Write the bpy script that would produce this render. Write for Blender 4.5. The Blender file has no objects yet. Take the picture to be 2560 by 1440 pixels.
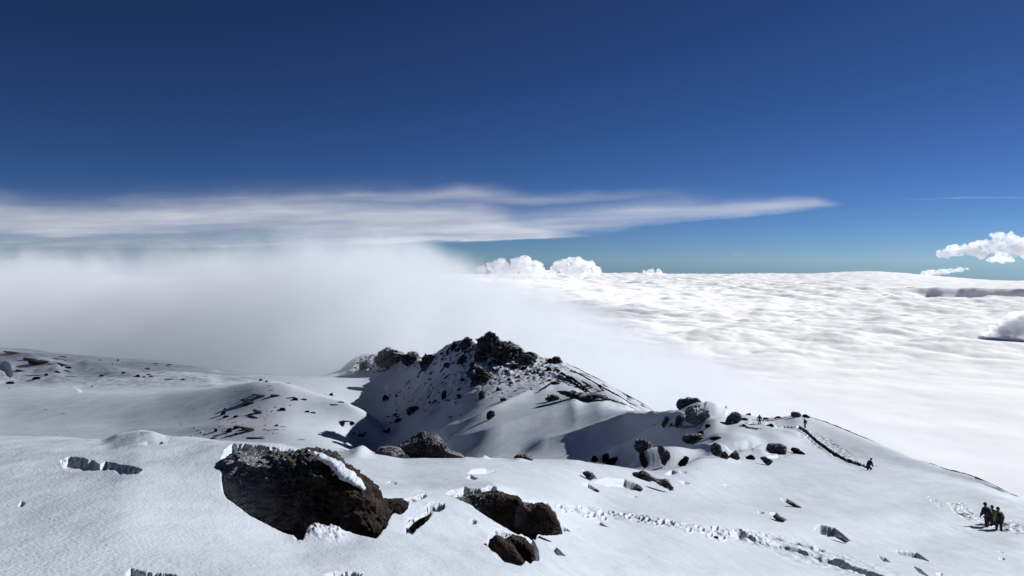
import bpy, math, random
import numpy as np
from mathutils import Vector

# ------------------------------------------------------------------ camera, world, sun, exposure
F = 1934.0            # focal length in photo pixels
V0 = 650.0            # eye-level row
SC = bpy.context.scene
cam = bpy.data.cameras.new('camera')
cam.sensor_width = 36.0
cam.lens = F / 2560 * 36
cam.shift_y = -(720 - V0) / 2560.0
cam.clip_start = 0.1
cam.clip_end = 600000
cam_o = bpy.data.objects.new('camera', cam)
cam_o.rotation_euler = (math.radians(90), 0, 0)
SC.collection.objects.link(cam_o)
SC.camera = cam_o

SUN_AZ, SUN_EL = 59.0, 25.5     # azimuth clockwise from the view direction, elevation
w = bpy.data.worlds.new('World'); SC.world = w; w.use_nodes = True
wt = w.node_tree; wt.nodes.clear()
wo = wt.nodes.new('ShaderNodeOutputWorld'); bg = wt.nodes.new('ShaderNodeBackground')
sky = wt.nodes.new('ShaderNodeTexSky'); sky.sky_type = 'NISHITA'
sky.sun_disc = False
sky.sun_elevation = math.radians(SUN_EL); sky.sun_rotation = math.radians(SUN_AZ)
sky.altitude = 5700; sky.air_density = 1.0; sky.dust_density = 3.5; sky.ozone_density = 3.2
# thin, very clear air above the clouds: the sky's own colours, deepened
m1 = wt.nodes.new('ShaderNodeMix'); m1.data_type = 'RGBA'; m1.blend_type = 'MULTIPLY'; m1.inputs[0].default_value = 1; m1.inputs[7].default_value = (.075, .075, .075, 1)
gm = wt.nodes.new('ShaderNodeGamma'); gm.inputs[1].default_value = 1.34
m2 = wt.nodes.new('ShaderNodeMix'); m2.data_type = 'RGBA'; m2.blend_type = 'MULTIPLY'; m2.inputs[0].default_value = 1; m2.inputs[7].default_value = (4.2, 5.05, 6.25, 1)
wt.links.new(sky.outputs[0], m1.inputs[6]); wt.links.new(m1.outputs[2], gm.inputs[0]); wt.links.new(gm.outputs[0], m2.inputs[6]); wt.links.new(m2.outputs[2], bg.inputs[0]); wt.links.new(bg.outputs[0], wo.inputs[0])
bg.inputs[1].default_value = 0.1
sl = bpy.data.lights.new('sun', 'SUN'); sl.energy = 5.0; sl.angle = math.radians(0.5); sl.color = (1.0, 0.992, 0.985)
so = bpy.data.objects.new('sun', sl); SC.collection.objects.link(so)
a, e = math.radians(SUN_AZ), math.radians(SUN_EL)
SUN = Vector((math.sin(a) * math.cos(e), math.cos(a) * math.cos(e), math.sin(e)))
so.rotation_euler = SUN.to_track_quat('Z', 'Y').to_euler()
SC.view_settings.view_transform = 'Standard'; SC.view_settings.look = 'None'
SC.view_settings.exposure = 0.40; SC.view_settings.gamma = 1.0
SC.cycles.max_bounces = 6; SC.cycles.diffuse_bounces = 3; SC.cycles.transparent_max_bounces = 16
SC.cycles.volume_bounces = 4; SC.cycles.caustics_reflective = False; SC.cycles.caustics_refractive = False
SC.cycles.volume_step_rate = 0.35; SC.cycles.volume_max_steps = 512
SC.cycles.use_denoising = True

# ------------------------------------------------------------------ helpers
rng = random.Random(7)
def P(u, v, d):                      # a point seen at (u, v) standing d metres ahead
    return ((u - 1280.0) / F * d, d, -(v - V0) / F * d)
def sstep(x, a, b):
    t = np.clip((x - a) / (b - a), 0, 1); return t * t * (3 - 2 * t)

def _h(ix, iy, iz, seed):
    n = (ix.astype(np.int64) * 374761393 + iy.astype(np.int64) * 668265263 + iz.astype(np.int64) * 2147483647 + seed * 974634777) & 0xffffffff
    n = ((n ^ (n >> 13)) * 1274126177) & 0xffffffff
    n = ((n ^ (n >> 15)) * 2246822519) & 0xffffffff
    return ((n ^ (n >> 16)) & 0xffff) / 65535.0
def noise2(x, y, seed=0):            # smooth gradient noise, about -1..1
    x = np.asarray(x, float); y = np.asarray(y, float)
    ix = np.floor(x); iy = np.floor(y); fx = x - ix; fy = y - iy
    z = np.zeros_like(ix)
    def g(dx, dy):
        a = _h(ix + dx, iy + dy, z, seed) * 2 * np.pi
        return np.cos(a) * (fx - dx) + np.sin(a) * (fy - dy)
    sx = fx * fx * fx * (fx * (fx * 6 - 15) + 10); sy = fy * fy * fy * (fy * (fy * 6 - 15) + 10)
    a_ = g(0, 0); b_ = g(1, 0); c_ = g(0, 1); d_ = g(1, 1)
    return 1.5 * ((a_ + (b_ - a_) * sx) * (1 - sy) + (c_ + (d_ - c_) * sx) * sy)
def fbm2(x, y, o=4, seed=0, gain=.5):
    s = 0; a = 1
    for i in range(o):
        s = s + a * noise2(x * 2**i + 17.3 * i, y * 2**i - 9.1 * i, seed + i); a *= gain
    return s
def vnoise3(x, y, z, seed=0):        # value noise -1..1
    ix = np.floor(x); iy = np.floor(y); iz = np.floor(z)
    fx = x - ix; fy = y - iy; fz = z - iz
    fx = fx * fx * (3 - 2 * fx); fy = fy * fy * (3 - 2 * fy); fz = fz * fz * (3 - 2 * fz)
    r = 0
    for dx in (0, 1):
        for dy in (0, 1):
            for dz in (0, 1):
                wgt = (fx if dx else 1 - fx) * (fy if dy else 1 - fy) * (fz if dz else 1 - fz)
                r = r + wgt * _h(ix + dx, iy + dy, iz + dz, seed)
    return r * 2 - 1
def fbm3(p, f, o=4, seed=0, gain=.5, ridged=False):
    s = 0; a = 1
    for i in range(o):
        n = vnoise3(p[:, 0] * f * 2**i + 3.1 * i, p[:, 1] * f * 2**i + 7.7 * i, p[:, 2] * f * 2**i - 5.3 * i, seed + i)
        if ridged: n = 1 - 2 * np.abs(n)
        s = s + a * n; a *= gain
    return s

def mesh_from(name, verts, faces, mat, smooth=True, loc=(0, 0, 0), parent=None):
    me = bpy.data.meshes.new(name)
    verts = np.asarray(verts, np.float32)
    if isinstance(faces, np.ndarray):
        nf, k = faces.shape
        me.vertices.add(len(verts)); me.vertices.foreach_set('co', verts.ravel())
        me.loops.add(nf * k); me.loops.foreach_set('vertex_index', faces.astype(np.int32).ravel())
        me.polygons.add(nf); me.polygons.foreach_set('loop_start', np.arange(nf, dtype=np.int32) * k)
        me.polygons.foreach_set('loop_total', np.full(nf, k, np.int32))
        me.update(calc_edges=True)
    else:
        me.from_pydata([tuple(map(float, v)) for v in verts], [], faces)
    if smooth: me.polygons.foreach_set('use_smooth', np.ones(len(me.polygons), bool))
    if mat: me.materials.append(mat)
    o = bpy.data.objects.new(name, me); o.location = loc
    SC.collection.objects.link(o)
    if parent: o.parent = parent
    return o
def tag(o, label=None, cat=None, group=None, kind=None):
    if label: o['label'] = label
    if cat: o['category'] = cat
    if group: o['group'] = group
    if kind: o['kind'] = kind
    return o
def grid_faces(nr, nc):
    i = np.arange(nr - 1)[:, None] * nc + np.arange(nc - 1)[None, :]
    i = i.ravel()
    return np.stack([i, i + 1, i + nc + 1, i + nc], 1)

def new_mat(name):
    m = bpy.data.materials.new(name); m.use_nodes = True
    nt = m.node_tree; nt.nodes.clear()
    return m, nt, nt.nodes.new, nt.links.new
def snow_mat(name, col=(.42, .46, .51), grain=1.0):
    m, nt, N, L = new_mat(name)
    out = N('ShaderNodeOutputMaterial'); p = N('ShaderNodeBsdfPrincipled')
    p.inputs['Base Color'].default_value = (*col, 1); p.inputs['Roughness'].default_value = .62
    p.inputs['Specular IOR Level'].default_value = .25
    tc = N('ShaderNodeTexCoord')
    n1 = N('ShaderNodeTexNoise'); n1.inputs['Scale'].default_value = 38; n1.inputs['Detail'].default_value = 3
    n2 = N('ShaderNodeTexNoise'); n2.inputs['Scale'].default_value = 3.5; n2.inputs['Detail'].default_value = 4
    n3 = N('ShaderNodeTexNoise'); n3.inputs['Scale'].default_value = .35; n3.inputs['Detail'].default_value = 5
    mp = N('ShaderNodeMapping'); mp.inputs['Scale'].default_value = (1, .45, 1); mp.inputs['Rotation'].default_value = (0, 0, .6)
    L(tc.outputs['Object'], mp.inputs[0])
    L(tc.outputs['Object'], n1.inputs['Vector']); L(mp.outputs[0], n2.inputs['Vector']); L(mp.outputs[0], n3.inputs['Vector'])
    b1 = N('ShaderNodeBump'); b1.inputs['Distance'].default_value = .014 * grain; b1.inputs['Strength'].default_value = .6
    b2 = N('ShaderNodeBump'); b2.inputs['Distance'].default_value = .05; b2.inputs['Strength'].default_value = .5
    b3 = N('ShaderNodeBump'); b3.inputs['Distance'].default_value = .25; b3.inputs['Strength'].default_value = .5
    L(n1.outputs[0], b1.inputs['Height']); L(n2.outputs[0], b2.inputs['Height']); L(n3.outputs[0], b3.inputs['Height'])
    L(b3.outputs[0], b2.inputs['Normal']); L(b2.outputs[0], b1.inputs['Normal']); L(b1.outputs[0], p.inputs['Normal'])
    L(p.outputs[0], out.inputs[0])
    return m
def cloud_mat(name, col=(.985, .99, 1.0), trans=.03):
    m, nt, N, L = new_mat(name)
    out = N('ShaderNodeOutputMaterial'); d = N('ShaderNodeBsdfDiffuse'); t = N('ShaderNodeBsdfTranslucent')
    d.inputs[0].default_value = (*col, 1); t.inputs[0].default_value = (*col, 1)
    mx = N('ShaderNodeMixShader'); mx.inputs[0].default_value = trans
    L(d.outputs[0], mx.inputs[1]); L(t.outputs[0], mx.inputs[2]); L(mx.outputs[0], out.inputs[0])
    return m
M_SNOW = snow_mat('snow')
M_CLOUD = cloud_mat('cloud')

# ------------------------------------------------------------------ terrain: cross-country contour lines, near to far
# each line: {u: (row at which it is seen, metres ahead)}
LINES = [
 ({-1500: (5968, .6), 4000: (5968, .6)}, 40),
 ({-1500: (1700, 2.8), 1000: (1750, 3.0), 1400: (1750, 4.0), 1700: (1750, 6.5), 2100: (1720, 11), 2560: (1700, 16), 4000: (1650, 28)}, 40),
 ({-1500: (1445, 3.5), 0: (1445, 4), 600: (1445, 4.5), 1000: (1445, 5.5), 1300: (1445, 7), 1500: (1445, 10), 1700: (1445, 14), 2100: (1445, 24), 2560: (1445, 36), 4000: (1560, 55)}, 40),
 ({-1500: (1300, 5.0), 0: (1300, 5.5), 300: (1300, 5.6), 560: (1330, 6.2), 750: (1357, 6.8), 950: (1330, 7.6), 1100: (1330, 8.8), 1250: (1335, 10.2), 1400: (1340, 13), 1550: (1350, 18), 1700: (1350, 22), 1900: (1360, 30), 2100: (1370, 36), 2300: (1370, 43), 2480: (1345, 52), 2560: (1345, 52), 4000: (1500, 70)}, 30),
 ({-1500: (1085, 11), 0: (1090, 11), 180: (1094, 11), 270: (1100, 10.8), 350: (1088, 10.6), 420: (1092, 10.5), 560: (1104, 9.8), 700: (1110, 9.6), 790: (1128, 9.6), 850: (1160, 9.7), 880: (1185, 9.8), 930: (1220, 10.3), 1060: (1228, 11.5), 1130: (1222, 12.8), 1240: (1212, 14), 1300: (1244, 15), 1380: (1262, 17), 1500: (1285, 24), 1700: (1290, 30), 1900: (1300, 38), 2100: (1300, 46), 2300: (1290, 56), 2480: (1272, 66), 2560: (1290, 62), 4000: (1420, 90)}, 12),
 ({-1500: (1165, 15), 700: (1165, 15), 800: (1175, 13.5), 900: (1203, 14), 1000: (1212, 15), 1200: (1200, 18), 1400: (1225, 25), 1500: (1250, 30), 1700: (1260, 38), 1900: (1265, 48), 2100: (1250, 58), 2300: (1240, 72), 2480: (1238, 78), 2560: (1265, 70), 4000: (1400, 100)}, 30),
 ({-1500: (1145, 40), 700: (1150, 35), 830: (1137, 32), 880: (1127, 32), 940: (1138, 31), 1010: (1152, 30), 1100: (1148, 34), 1160: (1146, 36), 1290: (1151, 40), 1440: (1150, 50), 1507: (1161, 50), 1565: (1170, 52), 1620: (1181, 55), 1662: (1175, 58), 1712: (1162, 65), 1750: (1149, 72), 1800: (1150, 76), 1900: (1165, 78), 2000: (1175, 80), 2100: (1182, 84), 2300: (1195, 88), 2450: (1220, 86), 2560: (1256, 80), 4000: (1400, 115)}, 10),
 ({-1500: (1115, 430), 0: (1112, 430), 560: (1115, 400), 800: (1118, 380), 850: (1120, 390), 900: (1140, 395), 1000: (1168, 380), 1100: (1162, 335), 1200: (1160, 302), 1300: (1162, 272), 1400: (1164, 230), 1500: (1178, 180), 1600: (1192, 140), 1650: (1190, 122), 1700: (1183, 108), 1750: (1152, 100), 1800: (1135, 98), 1900: (1130, 108), 2000: (1122, 120), 2100: (1138, 120), 2300: (1178, 105), 2450: (1208, 96), 2560: (1250, 88), 4000: (1380, 125)}, 20),
 ({-1500: (1060, 500), 0: (1062, 500), 300: (1070, 470), 560: (1060, 440), 700: (1060, 430), 850: (1085, 440), 900: (1108, 465), 1000: (1108, 448), 1100: (1104, 392), 1200: (1068, 396), 1300: (1040, 415), 1380: (1016, 430), 1440: (1005, 440), 1500: (1012, 405), 1560: (1035, 340), 1600: (1036, 280), 1640: (1032, 220), 1680: (1032, 185), 1710: (1026, 176), 1750: (1013, 172), 1790: (1020, 167), 1815: (1035, 165), 1870: (1041, 165), 1900: (1047, 165), 1960: (1043, 165), 1990: (1036, 164), 2010: (1039, 162), 2050: (1052, 156), 2100: (1070, 150), 2150: (1090, 142), 2200: (1111, 135), 2300: (1151, 118), 2400: (1183, 104), 2430: (1191, 102), 2500: (1220, 92), 2530: (1236, 90), 2560: (1246, 90), 2700: (1300, 90), 4000: (1370, 140)}, 6),
 ({-1500: (1000, 580), 0: (1000, 580), 400: (985, 560), 560: (967, 540), 640: (954, 522), 680: (953, 516), 720: (958, 510), 745: (968, 500), 800: (988, 490), 870: (1008, 475), 910: (1026, 470), 960: (1062, 490), 1000: (1068, 505), 1050: (1032, 505), 1100: (1022, 492), 1200: (978, 486), 1300: (957, 508), 1400: (960, 490), 1440: (967, 500), 1500: (987, 480), 1560: (1022, 430), 1600: (1052, 350), 1640: (1075, 320), 1700: (1100, 280), 1800: (1120, 260), 2000: (1180, 240), 2200: (1240, 220), 2560: (1420, 170), 4000: (1800, 200)}, 8),
 ({-1500: (960, 680), 0: (960, 680), 200: (965, 665), 450: (960, 670), 560: (957, 670), 650: (958, 650), 720: (965, 640), 800: (990, 590), 870: (1012, 575), 900: (1027, 575), 960: (1060, 525), 1000: (1005, 622), 1050: (972, 618), 1100: (945, 592), 1160: (916, 575), 1240: (897, 575), 1300: (915, 550), 1400: (925, 530), 1500: (965, 500), 1560: (1000, 470), 1600: (1042, 440), 1640: (1082, 400), 1800: (1180, 340), 2560: (1500, 230), 4000: (1900, 260)}, 10),
 ({-1500: (925, 760), 0: (927, 760), 200: (927, 765), 450: (938, 730), 560: (945, 720), 720: (946, 710), 900: (943, 735), 960: (944, 735), 1000: (940, 735), 1050: (918, 705), 1100: (888, 640), 1160: (866, 615), 1240: (866, 600), 1300: (893, 580), 1400: (909, 562), 1500: (957, 530), 1600: (1010, 495), 1640: (1037, 462), 1800: (1150, 400), 2560: (1550, 300), 4000: (2100, 330)}, 10),
 ({-1500: (862, 930), 0: (872, 930), 100: (878, 930), 170: (887, 930), 400: (902, 930), 560: (928, 900), 700: (938, 850), 800: (940, 850), 850: (926, 860), 880: (897, 860), 900: (889, 855), 920: (886, 850), 960: (882, 840), 1000: (888, 820), 1035: (894, 800), 1055: (899, 740), 1075: (893, 720), 1100: (876, 700), 1125: (862, 680), 1150: (853, 660), 1160: (848, 660), 1175: (853, 655), 1188: (862, 650), 1200: (854, 645), 1220: (845, 640), 1240: (852, 635), 1260: (859, 625), 1280: (870, 620), 1300: (880, 615), 1320: (888, 610), 1360: (894, 600), 1385: (899, 597), 1400: (902, 595), 1440: (921, 585), 1500: (950, 570), 1560: (984, 550), 1600: (1007, 535), 1640: (1031, 520), 1700: (1070, 500), 1800: (1130, 470), 2000: (1280, 430), 2560: (1650, 380), 4000: (2200, 400)}, 4),
 ({-1500: (885, 1300), 0: (885, 1300), 700: (950, 1200), 900: (1000, 1100), 1220: (1100, 900), 1600: (1300, 750), 2560: (2000, 600), 4000: (2400, 600)}, 30),
 ({-1500: (1100, 4200), 700: (1200, 4200), 1220: (1300, 4000), 4000: (1500, 3600)}, 60),
]
ROWS = [16, 26, 150, 210, 50, 90, 40, 160, 110, 70, 60, 80, 16, 10]
U = np.concatenate([np.linspace(-1500, -120, 90), np.arange(-110, 2671, 2.0), np.linspace(2690, 4000, 90)])
NC = len(U)
KD, KV = [], []
for li, (kv, sig) in enumerate(LINES):
    ks = sorted(kv); uu = np.arange(-1500, 4001, 1.0)
    v = np.interp(uu, ks, [kv[k][0] for k in ks]); d = np.interp(uu, ks, [math.log(kv[k][1]) for k in ks])
    def sm(a, s):
        r = int(3 * s); k = np.exp(-.5 * (np.arange(-r, r + 1) / s) ** 2); k /= k.sum()
        return np.convolve(np.pad(a, r, 'edge'), k, 'valid')
    vs_ = sm(v, sig)
    if li in (7, 8, 9, 10, 11): w_ = 1 - sstep(uu, 1300, 1420); vs_ = vs_ * (1 - w_) + w_ * sm(v, {9: 12}.get(li, 28))
    if li in (5, 6, 7): w_ = sstep(uu, 1640, 1860); vs_ = vs_ * (1 - w_) + w_ * sm(v, 30)
    KV.append(np.interp(U, uu, vs_)); KD.append(np.interp(U, uu, sm(d, max(sig, 38))))
KV = np.array(KV); KD = np.array(KD)
_s = math.log(1.2) * (1 - sstep(U, 900, 1260))        # the crater floor lies deep below the rim
for i in (7, 8, 9, 10, 11, 12): KD[i] += _s
for i in range(1, len(KD)): KD[i] = np.maximum(KD[i], KD[i - 1] + .01)
# shape-preserving cubic of row against log distance, so every crest stays a crest
h = np.diff(KD, axis=0); dl = np.diff(KV, axis=0) / h
M = np.zeros_like(KV)
for i in range(1, len(KV) - 1):
    w1 = 2 * h[i] + h[i - 1]; w2 = h[i] + 2 * h[i - 1]
    same = dl[i - 1] * dl[i] > 0
    with np.errstate(divide='ignore', invalid='ignore'):
        hm = (w1 + w2) / (w1 / dl[i - 1] + w2 / dl[i])
    M[i] = np.where(same, hm, 0)
M[0] = dl[0]; M[-1] = dl[-1]
_k = np.exp(-.5 * (np.arange(-60, 61) / 20.) ** 2); _k /= _k.sum()
M = np.array([np.convolve(np.pad(r, 60, 'edge'), _k, 'valid') for r in M])
VB, DB, SEG = [], [], []
for i, n in enumerate(ROWS):
    for k in range(n if i < len(ROWS) - 1 else n + 1):
        t = k / n
        h00 = 2*t**3 - 3*t**2 + 1; h10 = t**3 - 2*t**2 + t; h01 = -2*t**3 + 3*t**2; h11 = t**3 - t**2
        VB.append(h00 * KV[i] + h10 * h[i] * M[i] + h01 * KV[i + 1] + h11 * h[i] * M[i + 1])
        DB.append(np.exp(KD[i] + t * h[i])); SEG.append(i + t)
VB = np.array(VB); DB = np.array(DB); SEG = np.array(SEG)[:, None] * np.ones((1, NC)); UB = np.ones((len(VB), 1)) * U[None, :]
NR = len(VB)
X = (UB - 1280) / F * DB; Y = DB; Z = -(VB - V0) / F * DB
# ------------------------------------------------------------------ terrain: drifts, hollows, trenches, footprints
BU, BV, BD = UB, VB.copy(), DB
def near_mask(pts, pad, lo, hi):
    pu = [p[0] for p in pts]; pv = [p[1] for p in pts]
    return np.nonzero((BU > min(pu) - pad) & (BU < max(pu) + pad) & (BV > min(pv) - pad) & (BV < max(pv) + pad) & (SEG >= lo) & (SEG <= hi))
def poly_sd(poly, x, y):             # positive inside
    best = np.full(x.shape, 1e9); ins = np.zeros(x.shape, bool)
    n = len(poly)
    for i in range(n):
        ax, ay = poly[i]; bx, by = poly[(i + 1) % n]
        dx, dy = bx - ax, by - ay
        t = np.clip(((x - ax) * dx + (y - ay) * dy) / (dx * dx + dy * dy + 1e-9), 0, 1)
        best = np.minimum(best, (x - ax - t * dx) ** 2 + (y - ay - t * dy) ** 2)
        c = ((ay > y) != (by > y)) & (x < dx * (y - ay) / (dy if dy else 1e-9) + ax)
        ins ^= c
    return np.sqrt(best) * np.where(ins, 1, -1)
def line_sd(pts, x, y):              # (distance, position along 0..1, signed side: + below the line)
    best = np.full(x.shape, 1e18); al = np.zeros(x.shape); sg = np.zeros(x.shape); L = 0
    for (ax, ay), (bx, by) in zip(pts[:-1], pts[1:]):
        dx, dy = bx - ax, by - ay; ln = math.hypot(dx, dy)
        t = np.clip(((x - ax) * dx + (y - ay) * dy) / (ln * ln + 1e-9), 0, 1)
        d2 = (x - ax - t * dx) ** 2 + (y - ay - t * dy) ** 2
        m = d2 < best
        best = np.where(m, d2, best); al = np.where(m, L + t * ln, al)
        cr = (dx * (y - ay) - dy * (x - ax)) * (1 if dx >= 0 else -1)
        sg = np.where(m, np.sign(cr), sg); L += ln
    return np.sqrt(best), al / L, sg
def hollow(poly, depth, soft=6, lo=0, hi=20, rough=2.0, rs=.09, far=1.0):
    m = near_mask(poly, 30 + soft, lo, hi)
    x, y = BU[m], BV[m]
    sd = poly_sd(poly, x, y)
    if rough: sd = sd + rough * .35 * fbm2(x * rs, y * rs * .5, 4, 11, .6)
    f_ = sstep(sd, 0, soft)
    Z[m] -= depth * BD[m] / F * f_
    if rough > 1.4:                   # crumbly walls
        s_ = BD[m] / F; e_ = (4 * f_ * (1 - f_)) ** .5 * s_
        X0 = X[m] / s_; Z0 = Z[m] / s_
        X[m] += e_ * 5 * fbm2(Z0 / 11, X0 / 11, 4, 61, .6)
        Y[m] += e_ * 14 * fbm2(Z0 / 12, X0 / 12, 4, 64, .6)
        Z[m] += e_ * 4 * fbm2(Z0 / 9, X0 / 9, 3, 67, .6)
def mound(u, v, ru, rv, hgt, lo=0, hi=20, p=1.0):
    m = near_mask([(u, v)], max(ru, rv) * 3, lo, hi)
    q = ((BU[m] - u) / ru) ** 2 + ((BV[m] - v) / rv) ** 2
    Z[m] += hgt * BD[m] / F * np.exp(-q ** p)
def wmound(u, d, ru, rd, hpx, lo=0, hi=20, p=1.0):
    m = np.nonzero((np.abs(BU - u) < 3 * ru) & (np.abs(BD - d) < 3 * rd) & (SEG >= lo) & (SEG <= hi))
    q = ((BU[m] - u) / ru) ** 2 + ((BD[m] - d) / rd) ** 2
    Z[m] += hpx * d / F * np.exp(-q ** p)
def rib(pts, A, wf, wn, lo, hi, ends=.12):
    m = near_mask(pts, 3 * max(wf, wn), lo, hi)
    d, al, sg = line_sd(pts, BU[m], BV[m])
    wd = np.where(sg < 0, wf, wn)
    env = sstep(al, 0, ends) * sstep(1 - al, 0, ends)
    Z[m] += A * BD[m] / F * env * np.exp(-(d / wd) ** 1.3)
def trench(pts, A, w, lo, hi, berm=.35, lump=.5, rs=.12):
    m = near_mask(pts, 4 * w, lo, hi)
    x, y = BU[m], BV[m]
    d, al, sg = line_sd(pts, x, y)
    n = fbm2(X[m] * rs * 14, Y[m] * rs * 14, 3, 21)
    d = d + n * w * .18
    env = sstep(al, 0, .05) * sstep(1 - al, 0, .04)
    Z[m] += A * BD[m] / F * env * (-(1 - sstep(d, w * .35, w)) + berm * np.exp(-((d - w * 1.15) / (w * .4)) ** 2) + lump * n * np.exp(-(d / (1.6 * w)) ** 2) * .5)
def trampled(poly, A, rs, lo, hi, soft=14, seed=3):
    """churned snow: lumps about a boot long, in metres"""
    m = near_mask(poly, 30, lo, hi)
    x, y = BU[m], BV[m]
    e = sstep(poly_sd(poly, x, y), -2, soft)
    k = 1 / TR
    xx, yy = X[m] * k, Y[m] * k
    n = fbm2(xx, yy, 4, seed, .68)
    Z[m] += A * BD[m] / F * e * (.9 * n - .9 * sstep(noise2(xx * .7 + 9, yy * .7, seed + 4), .05, .45))
TR = .6
def footprint(u, v, r, A, lo, hi):
    m = near_mask([(u, v)], r * 3, lo, hi)
    q = ((BU[m] - u) / r) ** 2 + ((BV[m] - v) / (r * .75)) ** 2
    Z[m] += A * BD[m] / F * (-np.exp(-q ** 2) + .35 * np.exp(-(q - 2.2) ** 2))

# general undulation, drifts drawn out by the wind
wx = X * .82 + Y * .57; wy = -X * .57 + Y * .82
n0 = sstep(DB, 3, 9) * (1 - sstep(DB, 14, 22))
Z += n0 * .035 * fbm2(wx / 1.6, wy / .8, 3, 1)
n1 = sstep(DB, 14, 30) * (1 - sstep(DB, 110, 150))
Z += n1 * (.13 * fbm2(wx / 13, wy / 5, 3, 2) + .015 * fbm2(X / 1.1, Y / 1.1, 2, 8))
n2 = sstep(DB, 110, 200)
Z += n2 * (.55 * fbm2(wx / 60, wy / 22, 4, 3))
# broken rocky faces of the ridge and of the far rim
face = sstep(SEG, 8.5, 9.6) * sstep(UB, 960, 1080) * (1 - sstep(UB + (VB - 900) * .3, 1380, 1470)) * (DB < 900)
Z += face * (1.5 * fbm2(X / 22, Y / 30, 3, 31) + .8 * fbm2(X / 5, Y / 9, 3, 32))
rimr = sstep(SEG, 10.9, 11.4) * sstep(UB, 850, 880) * (1 - sstep(UB, 1040, 1075))
Z += rimr * (1.6 * fbm2(X / 9, Y / 25, 4, 33))
lefth = sstep(SEG, 9.5, 10.5) * (1 - sstep(UB, 500, 800))
Z += lefth * (2.2 * fbm2(X / 60 + 4, Y / 45, 3, 36) + .5 * fbm2(X / 12, Y / 12, 3, 37))
flank = sstep(SEG, 10, 11) * sstep(UB, 1380, 1450) * (1 - sstep(UB, 1650, 1700))
Z += flank * .35 * fbm2((X + Y * .2) / 4, (Z) / 6, 3, 34)

# wind-carved ribs on the inner slope of the crater (crests; the side towards us falls into shade)
rib([(1470, 1004), (1400, 1030), (1300, 1062), (1180, 1098), (1080, 1122)], 15, 34, 13, 6.4, 9)
rib([(1640, 1036), (1562, 1052), (1457, 1086), (1370, 1112), (1300, 1138)], 18, 18, 10, 6.4, 8.6, .2)
rib([(1700, 1040), (1650, 1072), (1600, 1105), (1545, 1132), (1500, 1146)], 15, 14, 7, 6.4, 8, .2)
rib([(1640, 1078), (1590, 1115), (1560, 1128), (1520, 1140)], 5, 6, 10, 6.4, 8)
rib([(1390, 968), (1330, 982), (1250, 1020), (1150, 1072), (1060, 1100)], 10, 16, 9, 7, 10.5)
rib([(1540, 1006), (1580, 1012), (1620, 1026), (1640, 1034)], 8, 12, 7, 6.5, 9)
rib([(1050, 920), (1000, 958), (960, 976)], 8, 7, 7, 8.6, 12)
rib([(1130, 1045), (1060, 1080), (1045, 1086)], 6, 4, 6, 6.8, 10)
rib([(1210, 975), (1170, 990), (1130, 1005)], 4, 4, 6, 7.5, 11)
rib([(1310, 918), (1290, 930), (1270, 932)], 4, 4, 6, 8, 12)
# far-left hills: gentle spur lines and the shaded fold
rib([(-100, 880), (60, 890), (140, 920), (170, 930)], 9, 14, 20, 10, 12)
rib([(180, 905), (330, 935), (480, 950), (560, 955)], 6, 14, 14, 9.5, 12)
hollow([(180, 962), (340, 950), (560, 956), (520, 970), (330, 985), (200, 985)], 5, 16, 8, 11, 1.2, .02)
hollow([(-30, 905), (10, 905), (26, 915), (32, 940), (24, 950), (8, 930), (-30, 922)], 10, 8, 9, 12, 1, .03)

# middle slope between us and the near hillcrest
wmound(1662, 112, 74, 9, 70, 6, 8.2, 1.5)
wmound(1600, 112, 30, 7, 16, 6, 8.2)
wmound(1735, 172, 62, 9, 10, 6, 9, 1.3)
wmound(1830, 118, 60, 8, 14, 6, 8.2)
wmound(1945, 126, 50, 7, 12, 6, 8.2)
rib([(1690, 1114), (1740, 1122), (1790, 1128), (1840, 1150)], 8, 14, 8, 6.1, 8, .3)
rib([(1740, 1110), (1790, 1098), (1850, 1100), (1920, 1112)], 7, 8, 9, 6.5, 8, .3)
rib([(1790, 1080), (1860, 1076), (1960, 1082), (2040, 1095)], 6, 8, 8, 6.5, 8, .3)
rib([(1745, 1058), (1800, 1056), (1870, 1062), (1960, 1078)], 10, 10, 10, 6.8, 8, .3)
rib([(1690, 1160), (1740, 1150), (1800, 1150), (1860, 1156)], 7, 10, 7, 5.6, 7, .3)
rib([(1830, 1128), (1880, 1126), (1930, 1140)], 8, 8, 8, 6, 7.5, .3)
rib([(1660, 1036), (1730, 1050), (1800, 1050)], 8, 8, 12, 6.8, 8, .3)
hollow([(1798, 1118), (1870, 1110), (1910, 1116), (1880, 1134), (1830, 1136)], 12, 14, 6, 7.9, 1)
hollow([(1900, 1150), (1945, 1132), (1990, 1134), (1960, 1146)], 9, 9, 5.6, 7.9, 1)
rib([(1760, 1012), (1800, 1024), (1822, 1036)], 6, 5, 10, 7.3, 8.4)
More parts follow.
